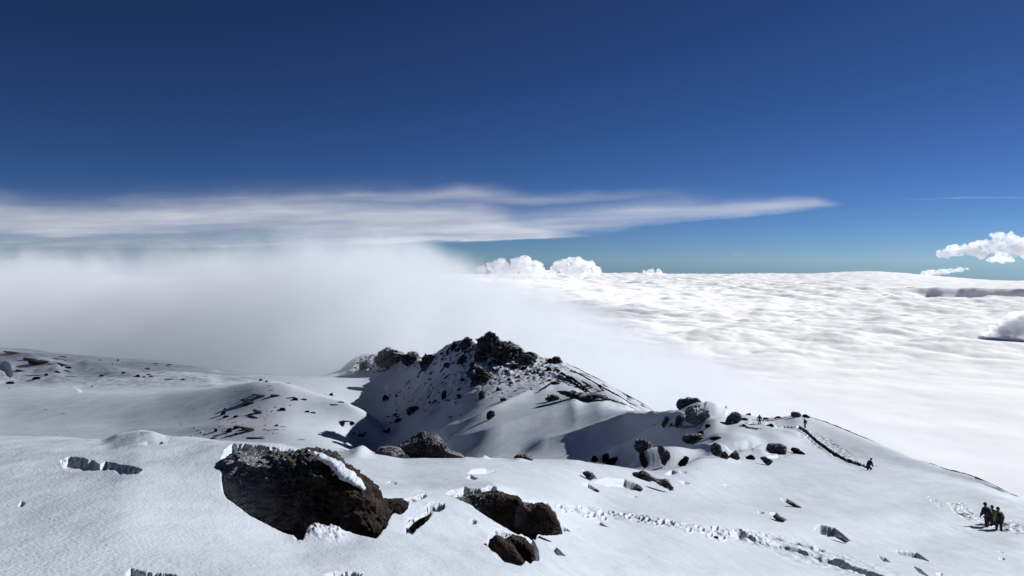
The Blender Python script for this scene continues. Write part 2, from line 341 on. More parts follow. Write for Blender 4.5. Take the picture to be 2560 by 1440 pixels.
# mid hummocks
hollow([(1166, 1186), (1180, 1174), (1215, 1171), (1245, 1175), (1225, 1183), (1190, 1187)], 12, 2, 4.5, 5.9, .5)
hollow([(1166, 1196), (1176, 1188), (1196, 1198), (1180, 1200)], 6, 1.5, 4.5, 5.9, .5)
mound(1212, 1148, 12, 4, 9, 5.2, 6.02)
mound(905, 1133, 22, 6, 14, 5.2, 6.02)
mound(1300, 1153, 18, 4, 6, 5.2, 6.02)
for c in [((1455, 1172), (1480, 1180), (1492, 1198), (1472, 1196)), ((1486, 1206), (1520, 1194), (1560, 1198), (1592, 1210), (1607, 1224), (1560, 1222), (1520, 1214)),
          ((1456, 1206), (1470, 1208), (1500, 1226), (1488, 1228), (1464, 1216)),
          ((1566, 1232), (1590, 1238), (1596, 1242), (1578, 1241)), ((1660, 1184), (1680, 1178), (1696, 1182), (1676, 1188)), ((1696, 1178), (1712, 1180), (1722, 1184), (1704, 1184)),
          ((1695, 1204), (1712, 1204), (1728, 1212), (1710, 1212)), ((1790, 1212), (1815, 1212), (1840, 1218), (1812, 1216)),
          ((1950, 1246), (1970, 1248), (2004, 1270), (1985, 1266), (1958, 1254)), ((1924, 1284), (1940, 1284), (1970, 1306), (1944, 1302)), ((1892, 1280), (1906, 1282), (1912, 1286), (1898, 1287)),
          ((2034, 1330), (2050, 1312), (2085, 1320), (2105, 1338), (2128, 1354), (2090, 1344), (2056, 1342)), ((2194, 1388), (2212, 1392), (2228, 1404), (2208, 1402)),
          ((2240, 1376), (2290, 1382), (2325, 1400), (2290, 1394), (2250, 1388)), ((2280, 1410), (2300, 1418), (2330, 1442), (2300, 1428)), ((2340, 1428), (2354, 1428), (2358, 1434), (2344, 1434)),
          ((1482, 1302), (1500, 1304), (1522, 1318), (1496, 1312)), ((1370, 1360), (1390, 1366), (1416, 1386), (1392, 1382)), ((1430, 1312), (1452, 1318), (1448, 1322), (1434, 1318)),
          ((2496, 1394), (2510, 1396), (2512, 1402), (2500, 1401)), ((2494, 1380), (2508, 1382), (2506, 1386), (2496, 1384))]:
    area = max(p[0] for p in c) - min(p[0] for p in c); tall = max(p[1] for p in c) - min(p[1] for p in c)
    hollow(list(c), tall * .55 + 2, 1.8, 2, 5.95, .8)

# foreground: the pits round the big rocks, old footsteps and hollows
hollow([(552, 1152), (562, 1122), (580, 1110), (640, 1112), (715, 1114), (770, 1124), (815, 1146), (850, 1180), (895, 1205), (930, 1240), (960, 1252), (1012, 1258), (1014, 1266),
        (972, 1300), (962, 1322), (940, 1345), (880, 1336), (840, 1322), (790, 1330), (756, 1357), (640, 1300), (568, 1248), (554, 1222)], 105, 7, 2, 3.99, 2.0, .05)
mound(795, 1344, 56, 16, 30, 2, 4.0)
m = near_mask([(740, 1310), (870, 1360)], 10, 2, 4)
Z[m] += .03 * fbm2(X[m] * 9, Y[m] * 9, 4, 41, .6) * sstep(poly_sd([(738, 1352), (745, 1312), (800, 1306), (870, 1330), (840, 1356)], BU[m], BV[m]), -8, 8)
hollow([(930, 1242), (1000, 1248), (1062, 1236), (1068, 1244), (1010, 1258), (950, 1256)], 20, 2, 2, 4.2, 1.5)
hollow([(1060, 1268), (1076, 1254), (1112, 1258), (1110, 1272), (1072, 1290)], 36, 3, 2, 4.0, 2)
hollow([(1012, 1300), (1040, 1298), (1085, 1272), (1080, 1290), (1030, 1330), (1014, 1328)], 18, 5, 2, 4.0, 2)
hollow([(1114, 1238), (1130, 1224), (1160, 1218), (1205, 1220), (1232, 1214), (1252, 1226), (1300, 1250), (1322, 1252), (1366, 1256), (1386, 1276), (1400, 1310), (1428, 1326), (1400, 1334), (1355, 1326),
        (1338, 1350), (1290, 1334), (1240, 1306), (1180, 1268), (1140, 1250)], 62, 6, 2, 4.6, 1.8, .06)
hollow([(1216, 1362), (1224, 1332), (1244, 1324), (1286, 1336), (1326, 1340), (1344, 1366), (1348, 1402), (1326, 1410), (1314, 1404), (1302, 1414), (1262, 1402), (1226, 1374)], 52, 5, 2, 4.0, 1.5, .07)
rib([(1268, 1366), (1290, 1378), (1308, 1402)], 22, 5, 6, 2, 4)
hollow([(150, 1152), (175, 1144), (235, 1152), (250, 1160), (262, 1152), (330, 1164), (356, 1176), (345, 1186), (300, 1187), (285, 1178), (240, 1177), (180, 1175), (158, 1166)], 19, 4, 2, 4.0, 2, .07)
hollow([(1172, 1302), (1182, 1299), (1192, 1304), (1190, 1312), (1178, 1313)], 12, 2.5, 2, 4.0, .5)
hollow([(46, 1262), (54, 1254), (62, 1258), (58, 1266), (48, 1268)], 10, 3, 2, 4.0, .5)
hollow([(314, 1436), (326, 1420), (380, 1432), (440, 1434), (450, 1470), (330, 1470)], 30, 4, 1, 3.0, 2)
hollow([(808, 1436), (840, 1428), (880, 1428), (908, 1434), (890, 1448), (830, 1450)], 20, 3, 1, 3.0, 1.5)
rib([(250, 1106), (300, 1096), (350, 1090), (400, 1096), (424, 1106)], 11, 12, 10, 2, 4.6, .3)
hollow([(330, 1112), (366, 1102), (404, 1102), (410, 1110), (380, 1116)], 9, 9, 2, 4.0, .8)
hollow([(960, 1212), (975, 1204), (992, 1207), (990, 1213), (976, 1209)], 7, 3, 3.6, 5.2, .5)
rib([(760, 1113), (800, 1124), (850, 1156), (905, 1200)], 6, 8, 10, 3.2, 4.4)
# trodden trail and the deep furrow lower right
trampled([(1376, 1258), (1440, 1254), (1560, 1270), (1700, 1296), (1820, 1316), (1900, 1336), (1900, 1376), (1780, 1344), (1640, 1318), (1500, 1298), (1390, 1284)], 5.0, .10, 2, 4.6)
for k in range(26):
    t = k / 25; uu = 1400 + 420 * t + rng.uniform(-8, 8); vv = np.interp(uu, [1380, 1500, 1650, 1800, 1900], [1272, 1286, 1307, 1332, 1356]) + rng.uniform(-12, 14)
    footprint(uu, vv, rng.uniform(4, 7), 5.5, 2, 4.6)
trench([(1830, 1330), (1900, 1356), (2000, 1384), (2080, 1408), (2150, 1432), (2230, 1462)], 20, 9, 2, 4.6, .2, .5)
trench([(1850, 1322), (1960, 1352), (2060, 1378)], 8, 4, 2, 4.6, .4, .9)
trampled([(1820, 1312), (1950, 1330), (2100, 1372), (2260, 1425), (2300, 1450), (2140, 1450), (1980, 1410), (1860, 1366)], 3.0, .085, 2, 4.6)
trampled([(2310, 1232), (2330, 1236), (2356, 1262), (2352, 1272), (2330, 1256), (2312, 1240)], 3, .2, 3, 5, 4)
trampled([(2366, 1256), (2400, 1252), (2440, 1280), (2460, 1310), (2420, 1306), (2390, 1290)], 4, .17, 2.9, 5, 8)
trampled([(2440, 1300), (2500, 1306), (2530, 1300), (2560, 1318), (2560, 1340), (2500, 1334)], 3.5, .17, 2.9, 5, 8)
# the sunken path from the hillcrest down to the kneeling walker
trench([(1992, 1068), (2014, 1080), (2040, 1104), (2075, 1130), (2110, 1150), (2145, 1162), (2172, 1168)], 22, 4.2, 6.2, 8, .10, .15, .2)
trench([(1925, 1076), (1960, 1072), (1996, 1070)], 4, 3, 6.2, 8, .5, .9, .3)
trampled([(1990, 1070), (2030, 1072), (2110, 1118), (2150, 1150), (2130, 1156), (2060, 1130), (2000, 1098)], 1.6, .22, 6, 8, 5)
trampled([(1830, 1052), (1900, 1052), (1960, 1060), (1950, 1072), (1880, 1074), (1830, 1062)], 2, .2, 6.5, 8, 5)

EW = 4
terr = mesh_from('ground', np.stack([X, Y, Z], -1).reshape(-1, 3), grid_faces(NR, NC), M_SNOW)
tag(terr, kind='structure')
VF = -(Z / Y) * F + V0
def surf(u, v, lo=0, hi=20):          # the visible ground point under a photo pixel
    c = int(np.argmin(np.abs(U - u)))
    col = VF[:, c]; sg = SEG[:, c]; mn = 1e9
    for r in range(NR):
        if col[r] < mn:
            if sg[r] >= lo and col[r] <= v: return float(Y[r, c]), float(Z[r, c])
            mn = col[r]
        if sg[r] > hi: break
    return float(Y[r, c]), float(Z[r, c])

# ------------------------------------------------------------------ the sea of cloud far below, and the higher cloud
def billow(x, y, o, seed):
    s = 0; a = 1
    for i in range(o):
        s = s + a * (np.abs(noise2(x * 2.1**i + 5.1 * i, y * 2.1**i, seed + i)) * 2.2 - .6); a *= .41
    return s
cu = np.linspace(-1400, 3900, 1000); cd = np.exp(np.linspace(math.log(3600), math.log(125000), 620))
CU, CD = np.meshgrid(cu, cd)
CX = (CU - 1280) / F * CD
am = np.interp(CD, [3600, 9000, 16000, 40000, 125000], [22, 28, 66, 100, 120])
wl = np.interp(CD, [3600, 12000, 40000, 125000], [2400, 2600, 4200, 9000])
wl = 1500.0
bump = billow(CX / wl / 1.3, CD / wl / 1.3, 5, 51)
big = fbm2(CX / 14000, CD / 14000, 2, 60)
soft = fbm2(CX / 2300, CD / 2300, 4, 70)
nearf = 1 - sstep(CD, 8000, 15000)
CZ = -1640 + am * (bump * (1 - nearf) + soft * .9 * nearf) + 160 * big
CZ -= (9 + 7 * (1 - sstep(CU, 700, 1200))) / F * CD * sstep(CD, 25000, 90000)
right = sstep(CU + 60 * noise2(CU / 90, CU * 0, 3), 2160, 2480)
# a clearer gap behind the first field on the right, then a raised shelf of cloud
gap = sstep(CD, 34000, 35500) * (1 - sstep(CD, 43600, 44600)) * right
CZ -= gap * 750
shelf = sstep(CD, 43800, 44600) * sstep(CU, 1900, 2300)
CZ = CZ * (1 - shelf) + shelf * (-1600 - (CD - 44000) * .022 * sstep(CU, 2100, 2560) + 50 * big + 50 * bump)
mnd = np.exp(-(((CU - 2640) / 150) ** 2 + ((CD - 12500) / 1300) ** 2) ** 1.2)
sea = mesh_from('clouds', np.stack([CX, CD, CZ], -1).reshape(-1, 3), grid_faces(*CX.shape), M_CLOUD)
tag(sea, kind='structure')
# high thin ice cloud, a real sheet two kilometres above us
def soft_sheet(name, z, u0, u1, v0, v1, nu, nv, alpha, col, label, wob=60, em=None):
    uu = np.linspace(u0, u1, nu); vv = np.linspace(v0, v1, nv)
    A, B = np.meshgrid(uu, vv)
    d = z * F / (V0 - B)
    x = (A - 1280) / F * d
    al = np.clip(alpha(A, B, x, d), 0, 1)
    zz = z + wob * fbm2(x / 9000, d / 9000, 3, 81)
    m, nt, N, L = new_mat(name)
    out = N('ShaderNodeOutputMaterial'); at = N('ShaderNodeAttribute'); at.attribute_name = 'cover'
    df = N('ShaderNodeBsdfDiffuse'); tl = N('ShaderNodeBsdfTranslucent'); tr = N('ShaderNodeBsdfTransparent')
    df.inputs[0].default_value = (*col, 1); tl.inputs[0].default_value = (*col, 1)
    a = N('ShaderNodeMixShader'); a.inputs[0].default_value = .6; b = N('ShaderNodeMixShader')
    L(df.outputs[0], a.inputs[1]); L(tl.outputs[0], a.inputs[2]); L(at.outputs['Fac'], b.inputs[0]); L(tr.outputs[0], b.inputs[1]); L(a.outputs[0], b.inputs[2])
    L(b.outputs[0], out.inputs[0])
    o = mesh_from(name, np.stack([x, d, zz], -1).reshape(-1, 3), grid_faces(nv, nu), m)
    at_ = o.data.attributes.new('cover', 'FLOAT', 'POINT'); at_.data.foreach_set('value', al.astype(np.float32).ravel())
    tag(o, label, 'cloud', None, 'stuff')
    return o
def cirrus_alpha(u, v, x, d):
    st = fbm2(u / 420, v / 30 + u / 900, 5, 91, .5)
    fine = fbm2(u / 130, v / 10 + u / 500, 4, 95, .5)
    wv = v + 7 * fbm2(u / 160, v / 60, 3, 97) + 10 * noise2(u / 300, v * 0, 96)
    def band(us, vs, hw, al, sharp_low=None):
        c = np.interp(u, us, vs); hh = np.interp(u, us, hw); a_ = np.interp(u, us, al)
        q = (wv - c) / hh
        lo_ = hh * 0 + 1
        e = np.where(q < 0, np.exp(-np.abs(q) ** 2.0), np.exp(-np.abs(q) ** (2.0 if sharp_low is None else sharp_low)))
        return a_ * e
    t = band([-400, 0, 250, 600, 900, 1200, 1360, 1480], [535, 542, 552, 535, 548, 560, 578, 589], [44, 44, 42, 42, 54, 52, 26, 5], [.55, .56, .6, .62, .6, .64, .62, .0], 4)
    t = np.maximum(t, band([900, 1100, 1300, 1500, 1700, 1900, 2040, 2110], [570, 560, 556, 546, 530, 516, 510, 508], [10, 26, 30, 28, 28, 20, 13, 4], [.0, .35, .46, .42, .40, .42, .38, 0.0], 3))
    t = np.maximum(t, band([500, 750, 1150, 1500, 1800], [500, 500, 488, 498, 490], [14, 18, 18, 16, 10], [0, .35, .42, .2, 0]))
    t = np.maximum(t, .26 * sstep(v, 520, 560) * (1 - sstep(u + (v - 600) * 2, 820, 960)) )
    t = np.maximum(t, band([800, 900, 1100, 1300, 1500], [606, 604, 598, 592, 590], [12, 10, 9, 8, 3], [.3, .6, .68, .68, .0], 6))
    t = np.maximum(t, .33 * np.exp(-((u - 60) / 190) ** 2 - ((v - 592) / 4) ** 2))
    t = np.maximum(t, .4 * np.exp(-((u - 610) / 200) ** 2 - ((wv - 614) / 9) ** 2))
    t = t * (1 + .26 * st + .13 * fine)
    # below the crisp lower edge the sky is clear
    edge = np.interp(u, [840, 900, 1100, 1300, 1480, 1700, 2100], [640, 614, 607, 599, 592, 556, 524]) + 1.5 * noise2(u / 60, u * 0, 5)
    return t * np.where(u > 840, 1 - sstep(v, edge - 3, edge + 2), 1)
soft_sheet('cirrus_cloud', 2000, -900, 2300, 440, 640, 700, 220, cirrus_alpha, (.80, .80, .82), 'long thin veil of ice cloud streaked across the blue sky above the fog')
def wisp_alpha(u, v, x, d):
    wv = v + 3 * fbm2(u / 70, v / 30, 3, 101)
    s = lambda uc, vc, su, sv, a_: a_ * np.exp(-((u - uc) / su) ** 2 - ((wv - vc) / sv) ** 2)
    t = s(2440, 494, 130, 1.6, .18) + s(2060, 660, 130, 4, .25) + s(1920, 655, 45, 5, .25) + s(2230, 650, 90, 9, .25) + s(1850, 645, 22, 9, .3)
    return t * (1 + .6 * fbm2(u / 60, v / 5, 3, 103))
soft_sheet('high_wisp', 1000, 1700, 2760, 484, 640, 300, 90, wisp_alpha, (.85, .86, .88), 'faint thin wisps of cloud low in the blue sky at the right')

# heaped clouds standing far off on the cloud sea: each one mesh of welded puffs
def puff_cloud(name, d, puffs, label, squash=.8, seed=0, depth=1.0, group=None, mat=None):
    import bmesh
    puffs = [(u, v, r * 1.25) for u, v, r in puffs]
    bm = bmesh.new(); r_ = random.Random(seed)
    for (u, v, r) in puffs:
        n = 4 if r > 14 else 3
        for k in range(n):
            a = r_.uniform(0, 2 * math.pi); rr = r * (.55 if k else 1)
            uu = u + (math.cos(a) * r * .75 if k else 0); vv = v - (abs(math.sin(a)) * r * .6 if k else 0)
            x, y, z = P(uu, vv, d); R = rr / F * d
            y += r_.uniform(-.6, .6) * R * depth
            g = bmesh.ops.create_icosphere(bm, subdivisions=5, radius=R)
            for vt in g['verts']:
                vt.co = Vector((vt.co.x + x, vt.co.y + y, vt.co.z * squash + z))
    co = np.array([v.co[:] for v in bm.verts]); no = None
    bm.normal_update(); no = np.array([v.normal[:] for v in bm.verts])
    R0 = 14 / F * d
    dis = fbm3(co, 1 / (R0 * .8), 5, seed, .58, ridged=False)
    co = co + no * (dis * R0 * .34)[:, None]
    for v, c in zip(bm.verts, co): v.co = c
    base = Vector(P(np.mean([p[0] for p in puffs]), max(p[1] + p[2] for p in puffs), d))
    for v in bm.verts: v.co -= base
    me = bpy.data.meshes.new(name); bm.to_mesh(me); bm.free()
    me.polygons.foreach_set('use_smooth', np.ones(len(me.polygons), bool)); me.materials.append(mat or M_CUM)
    o = bpy.data.objects.new(name, me); o.location = base; SC.collection.objects.link(o)
    return tag(o, label, 'cloud', group)
def vol_cloud(name, dens):
    m, nt, N, L = new_mat(name)
    out = N('ShaderNodeOutputMaterial'); pv = N('ShaderNodeVolumePrincipled'); pv.inputs['Color'].default_value = (.98, .985, 1, 1)
    pv.inputs['Density'].default_value = dens; pv.inputs['Anisotropy'].default_value = .3
    L(pv.outputs[0], out.inputs['Volume']); return m
M_CUM = vol_cloud('heaped_cloud', .0035)
G = 'heaped clouds standing on the horizon'
puff_cloud('heaped_cloud', 62000, [(1205, 674, 9), (1228, 668, 11), (1250, 660, 12), (1262, 672, 14), (1280, 676, 12), (1292, 662, 14), (1312, 660, 15), (1335, 666, 14), (1350, 680, 14), (1318, 676, 14), (1242, 676, 12), (1370, 684, 8)],
           'far heaped cloud left of a similar one on the horizon, behind the fog edge', seed=1, group=G)
puff_cloud('heaped_cloud', 60000, [(1385, 676, 10), (1402, 666, 13), (1422, 660, 13), (1445, 658, 13), (1462, 664, 13), (1478, 672, 13), (1420, 676, 14), (1450, 678, 14), (1490, 680, 9)],
           'far rounded heaped cloud on the horizon right of the hazy break', seed=2, group=G)
puff_cloud('heaped_cloud', 60000, [(1610, 678, 5), (1622, 681, 6), (1634, 682, 6), (1646, 679, 6)], 'tiny tuft of heaped cloud alone on the horizon line', seed=3, group=G)
puff_cloud('heaped_cloud', 40000, [(2356, 636, 12), (2375, 630, 14), (2398, 630, 15), (2424, 626, 17), (2452, 618, 19), (2480, 616, 19), (2508, 620, 22), (2535, 622, 22), (2560, 624, 24), (2590, 620, 26),
           (2494, 592, 12), (2504, 600, 14), (2522, 594, 12), (2532, 604, 14), (2510, 640, 12), (2450, 636, 14), (2570, 640, 16)],
           'large bright heaped cloud with twin towers at the right edge of the sky', squash=.6, seed=4, group=G)
puff_cloud('flat_cloud', 42000, [(2474, 650, 6), (2484, 650, 8), (2496, 650, 8), (2508, 651, 8), (2520, 651, 8), (2532, 652, 6)], 'thin bright sliver of cloud below the large heaped cloud', squash=.5, seed=5)
puff_cloud('flat_cloud', 46000, [(2312, 686, 6), (2320, 684, 8), (2330, 683, 9), (2340, 684, 8), (2350, 682, 7), (2360, 680, 7), (2370, 678, 7), (2380, 677, 7), (2390, 676, 7), (2400, 674, 6), (2410, 672, 5)], 'small ragged strip of bright cloud just above the cloud shelf at right', squash=.5, seed=6)

puff_cloud('cloud_dome', 16000, [(2462, 850, 9), (2478, 842, 14), (2500, 830, 18), (2524, 820, 22), (2550, 814, 28), (2585, 814, 36), (2620, 820, 40), (2515, 850, 20), (2545, 850, 24), (2590, 860, 26)],
           'big grey rounded cloud dome in shade at the right edge of the cloud sea', squash=.8, seed=7, mat=vol_cloud('cloud_dome', .010))

# ------------------------------------------------------------------ the fog bank spilling over the far crater rim
def make_fog():
    m, nt, N, L = new_mat('fog')
    out = N('ShaderNodeOutputMaterial'); pv = N('ShaderNodeVolumePrincipled')
    pv.inputs['Color'].default_value = (.895, .915, .95, 1); pv.inputs['Anisotropy'].default_value = 0
    tc = N('ShaderNodeTexCoord'); sx = N('ShaderNodeSeparateXYZ'); L(tc.outputs['Object'], sx.inputs[0])
    def math_(op, a, b=None, c=None, clamp=False):
        n = N('ShaderNodeMath'); n.operation = op; n.use_clamp = clamp
        for i, q in enumerate((a, b, c)):
            if q is None: continue
            if isinstance(q, (int, float)): n.inputs[i].default_value = q
            else: L(q, n.inputs[i])
        return n.outputs[0]
    def curve(x, pts, lo, hi, vlo, vhi):
        t = math_('DIVIDE', math_('SUBTRACT', x, lo), hi - lo, clamp=True)
        c = N('ShaderNodeFloatCurve'); cv = c.mapping.curves[0]
        pts = [((p - lo) / (hi - lo), (q - vlo) / (vhi - vlo)) for p, q in pts]
        cv.points[0].location = pts[0]; cv.points[1].location = pts[-1]
        for p in pts[1:-1]: cv.points.new(*p)
        for p in cv.points: p.handle_type = 'AUTO_CLAMPED'
        c.mapping.update(); L(t, c.inputs['Value'])
        return math_('MULTIPLY_ADD', c.outputs[0], vhi - vlo, vlo)
    x, y, z = sx.outputs
    n1 = N('ShaderNodeTexNoise'); n1.inputs['Scale'].default_value = 1 / 190; n1.inputs['Detail'].default_value = 5; n1.inputs['Roughness'].default_value = .6
    L(tc.outputs['Object'], n1.inputs['Vector'])
    top = math_('SUBTRACT', curve(x, FOG_TOP, -2600, 1400, -400, 120), 14)
    zt = math_('ADD', top, math_('MULTIPLY', math_('SUBTRACT', n1.outputs[0], .5), 190))
    dz = math_('DIVIDE', math_('SUBTRACT', zt, z), 62, clamp=True)
    edge = math_('POWER', dz, 1.8)
    y0 = curve(x, [(-2600, 880), (-500, 880), (-300, 830), (-190, 800), (-120, 880), (0, 1000), (1400, 1000)], -2600, 1400, 500, 1200)
    fy = math_('POWER', math_('DIVIDE', math_('SUBTRACT', y, y0), 260, clamp=True), 1.5)
    dens = curve(x, [(-2600, .0068), (-200, .0068), (60, .0045), (300, .0035), (600, .0012), (1000, .0004), (1400, 0)], -2600, 1400, 0, .02)
    n3 = N('ShaderNodeTexNoise'); n3.inputs['Scale'].default_value = 1 / 75; n3.inputs['Detail'].default_value = 4; L(tc.outputs['Object'], n3.inputs['Vector'])
    br = math_('MULTIPLY_ADD', math_('SUBTRACT', n3.outputs[0], .42), 4.0, .45, clamp=False)
    br = math_('MAXIMUM', br, .12)
    tot = math_('MULTIPLY', math_('MULTIPLY', math_('MULTIPLY', edge, fy), dens), br)
    L(tot, pv.inputs['Density']); L(pv.outputs[0], out.inputs['Volume'])
    # closed hull: top follows the bank
    xs = np.linspace(-2600, 1400, 60); ys = [760, 1100, 1500, 2000]
    tops = np.interp(xs, [p[0] for p in FOG_TOP], [p[1] for p in FOG_TOP]) + 70
    vs, fs = [], []
    for i, xx in enumerate(xs):
        for yy in ys: vs.append((xx, yy, tops[i]))
    for i, xx in enumerate(xs):
        for yy in ys: vs.append((xx, yy, -560 - (0 if yy < 900 else 200)))
    n = len(ys); B = len(xs) * n
    for i in range(len(xs) - 1):
        for k in range(n - 1):
            a = i * n + k
            fs.append((a, a + n, a + n + 1, a + 1)); fs.append((B + a, B + a + 1, B + a + n + 1, B + a + n))
        a = i * n; fs.append((a, B + a, B + a + n, a + n)); a = i * n + n - 1; fs.append((a, a + n, B + a + n, B + a))
    for k in range(n - 1):
        fs.append((k, k + 1, B + k + 1, B + k)); a = (len(xs) - 1) * n + k; fs.append((a, B + a, B + a + 1, a + 1))
    o = mesh_from('fog', vs, fs, m, smooth=False)
    tag(o, 'soft grey bank of fog spilling over the far crater rim at left', 'fog', None, 'stuff')
FOG_TOP = [(-2600, 50), (-1100, 48), (-960, 28), (-900, 0), (-800, -6), (-720, 54), (-620, 34), (-540, 38), (-400, 56), (-280, 78), (-200, 60), (-90, 28), (40, -16), (250, -100), (450, -180), (800, -280), (1400, -360)]
make_fog()
# ------------------------------------------------------------------ rock
def rock_mat(name, sc, frost=0.0, frost_side=None, col=((.018, .015, .014), (.075, .058, .050)), bump=.5):
    m, nt, N, L = new_mat(name)
    out = N('ShaderNodeOutputMaterial'); p = N('ShaderNodeBsdfPrincipled'); p.inputs['Roughness'].default_value = .95
    p.inputs['Specular IOR Level'].default_value = .15
    tc = N('ShaderNodeTexCoord')
    n = N('ShaderNodeTexNoise'); n.inputs['Scale'].default_value = sc; n.inputs['Detail'].default_value = 10; n.inputs['Roughness'].default_value = .74
    v = N('ShaderNodeTexVoronoi'); v.inputs['Scale'].default_value = sc * 4.2; v.feature = 'F1'
    L(tc.outputs['Object'], n.inputs['Vector']); L(n.outputs['Color'], v.inputs['Vector'])
    vm = N('ShaderNodeMix'); vm.data_type = 'VECTOR'; vm.inputs[0].default_value = .12
    L(tc.outputs['Object'], vm.inputs[4]); L(n.outputs['Color'], vm.inputs[5]); L(vm.outputs[1], v.inputs['Vector'])
    cr = N('ShaderNodeValToRGB'); cr.color_ramp.elements[0].position = .38; cr.color_ramp.elements[1].position = .64
    cr.color_ramp.elements[0].color = (*col[0], 1); cr.color_ramp.elements[1].color = (*col[1], 1)
    L(n.outputs[0], cr.inputs[0])
    b = N('ShaderNodeBump'); b.inputs['Strength'].default_value = bump; b.inputs['Distance'].default_value = 1.7 / sc
    ad = N('ShaderNodeMath'); ad.operation = 'MULTIPLY_ADD'; ad.inputs[1].default_value = .22
    L(v.outputs['Distance'], ad.inputs[0]); L(n.outputs[0], ad.inputs[2]); L(ad.outputs[0], b.inputs['Height'])
    L(b.outputs[0], p.inputs['Normal'])
    if frost != 0:                        # snow and rime lodged on the upward faces
        g = N('ShaderNodeNewGeometry'); sx = N('ShaderNodeSeparateXYZ'); L(b.outputs[0], sx.inputs[0])
        n2 = N('ShaderNodeTexNoise'); n2.inputs['Scale'].default_value = sc * .45; n2.inputs['Detail'].default_value = 3
        L(tc.outputs['Object'], n2.inputs['Vector'])
        s = N('ShaderNodeMath'); s.operation = 'ADD'; L(sx.outputs[2], s.inputs[0]); L(n2.outputs[0], s.inputs[1])
        last = s.outputs[0]
        if frost_side:
            ds = N('ShaderNodeVectorMath'); ds.operation = 'DOT_PRODUCT'; L(tc.outputs['Object'], ds.inputs[0]); ds.inputs[1].default_value = frost_side
            s2 = N('ShaderNodeMath'); s2.operation = 'ADD'; L(last, s2.inputs[0]); L(ds.outputs['Value'], s2.inputs[1]); last = s2.outputs[0]
        th = N('ShaderNodeMapRange'); th.inputs[1].default_value = 1.5 - frost; th.inputs[2].default_value = 1.56 - frost
        L(last, th.inputs[0])
        mx = N('ShaderNodeMix'); mx.data_type = 'RGBA'; L(th.outputs[0], mx.inputs[0]); L(cr.outputs[0], mx.inputs[6]); mx.inputs[7].default_value = (.72, .75, .80, 1)
        L(mx.outputs[2], p.inputs['Base Color'])
    else: L(cr.outputs[0], p.inputs['Base Color'])
    L(p.outputs[0], out.inputs[0])
    return m
R_NEAR = rock_mat('rock_near', 7, -.02, (-.55, 0, .18), ((.008, .006, .006), (.095, .068, .056)), .9)
R_MID = rock_mat('rock_mid', 3.0, .34, None, ((.014, .012, .012), (.075, .055, .047)), .8)
R_FAR = rock_mat('rock_far', .7, .36, None, ((.014, .012, .013), (.06, .045, .040)), .8)
R_GREY = rock_mat('rock_grey', .6, .42, None, ((.04, .036, .036), (.11, .095, .088)), .7)
R_SNOWY = rock_mat('rock_snowy', .45, .78, None, ((.04, .036, .036), (.11, .095, .088)), .7)
R_PLAIN = rock_mat('rock_plain', .5, .0, None, ((.007, .006, .007), (.028, .022, .020)), .8)

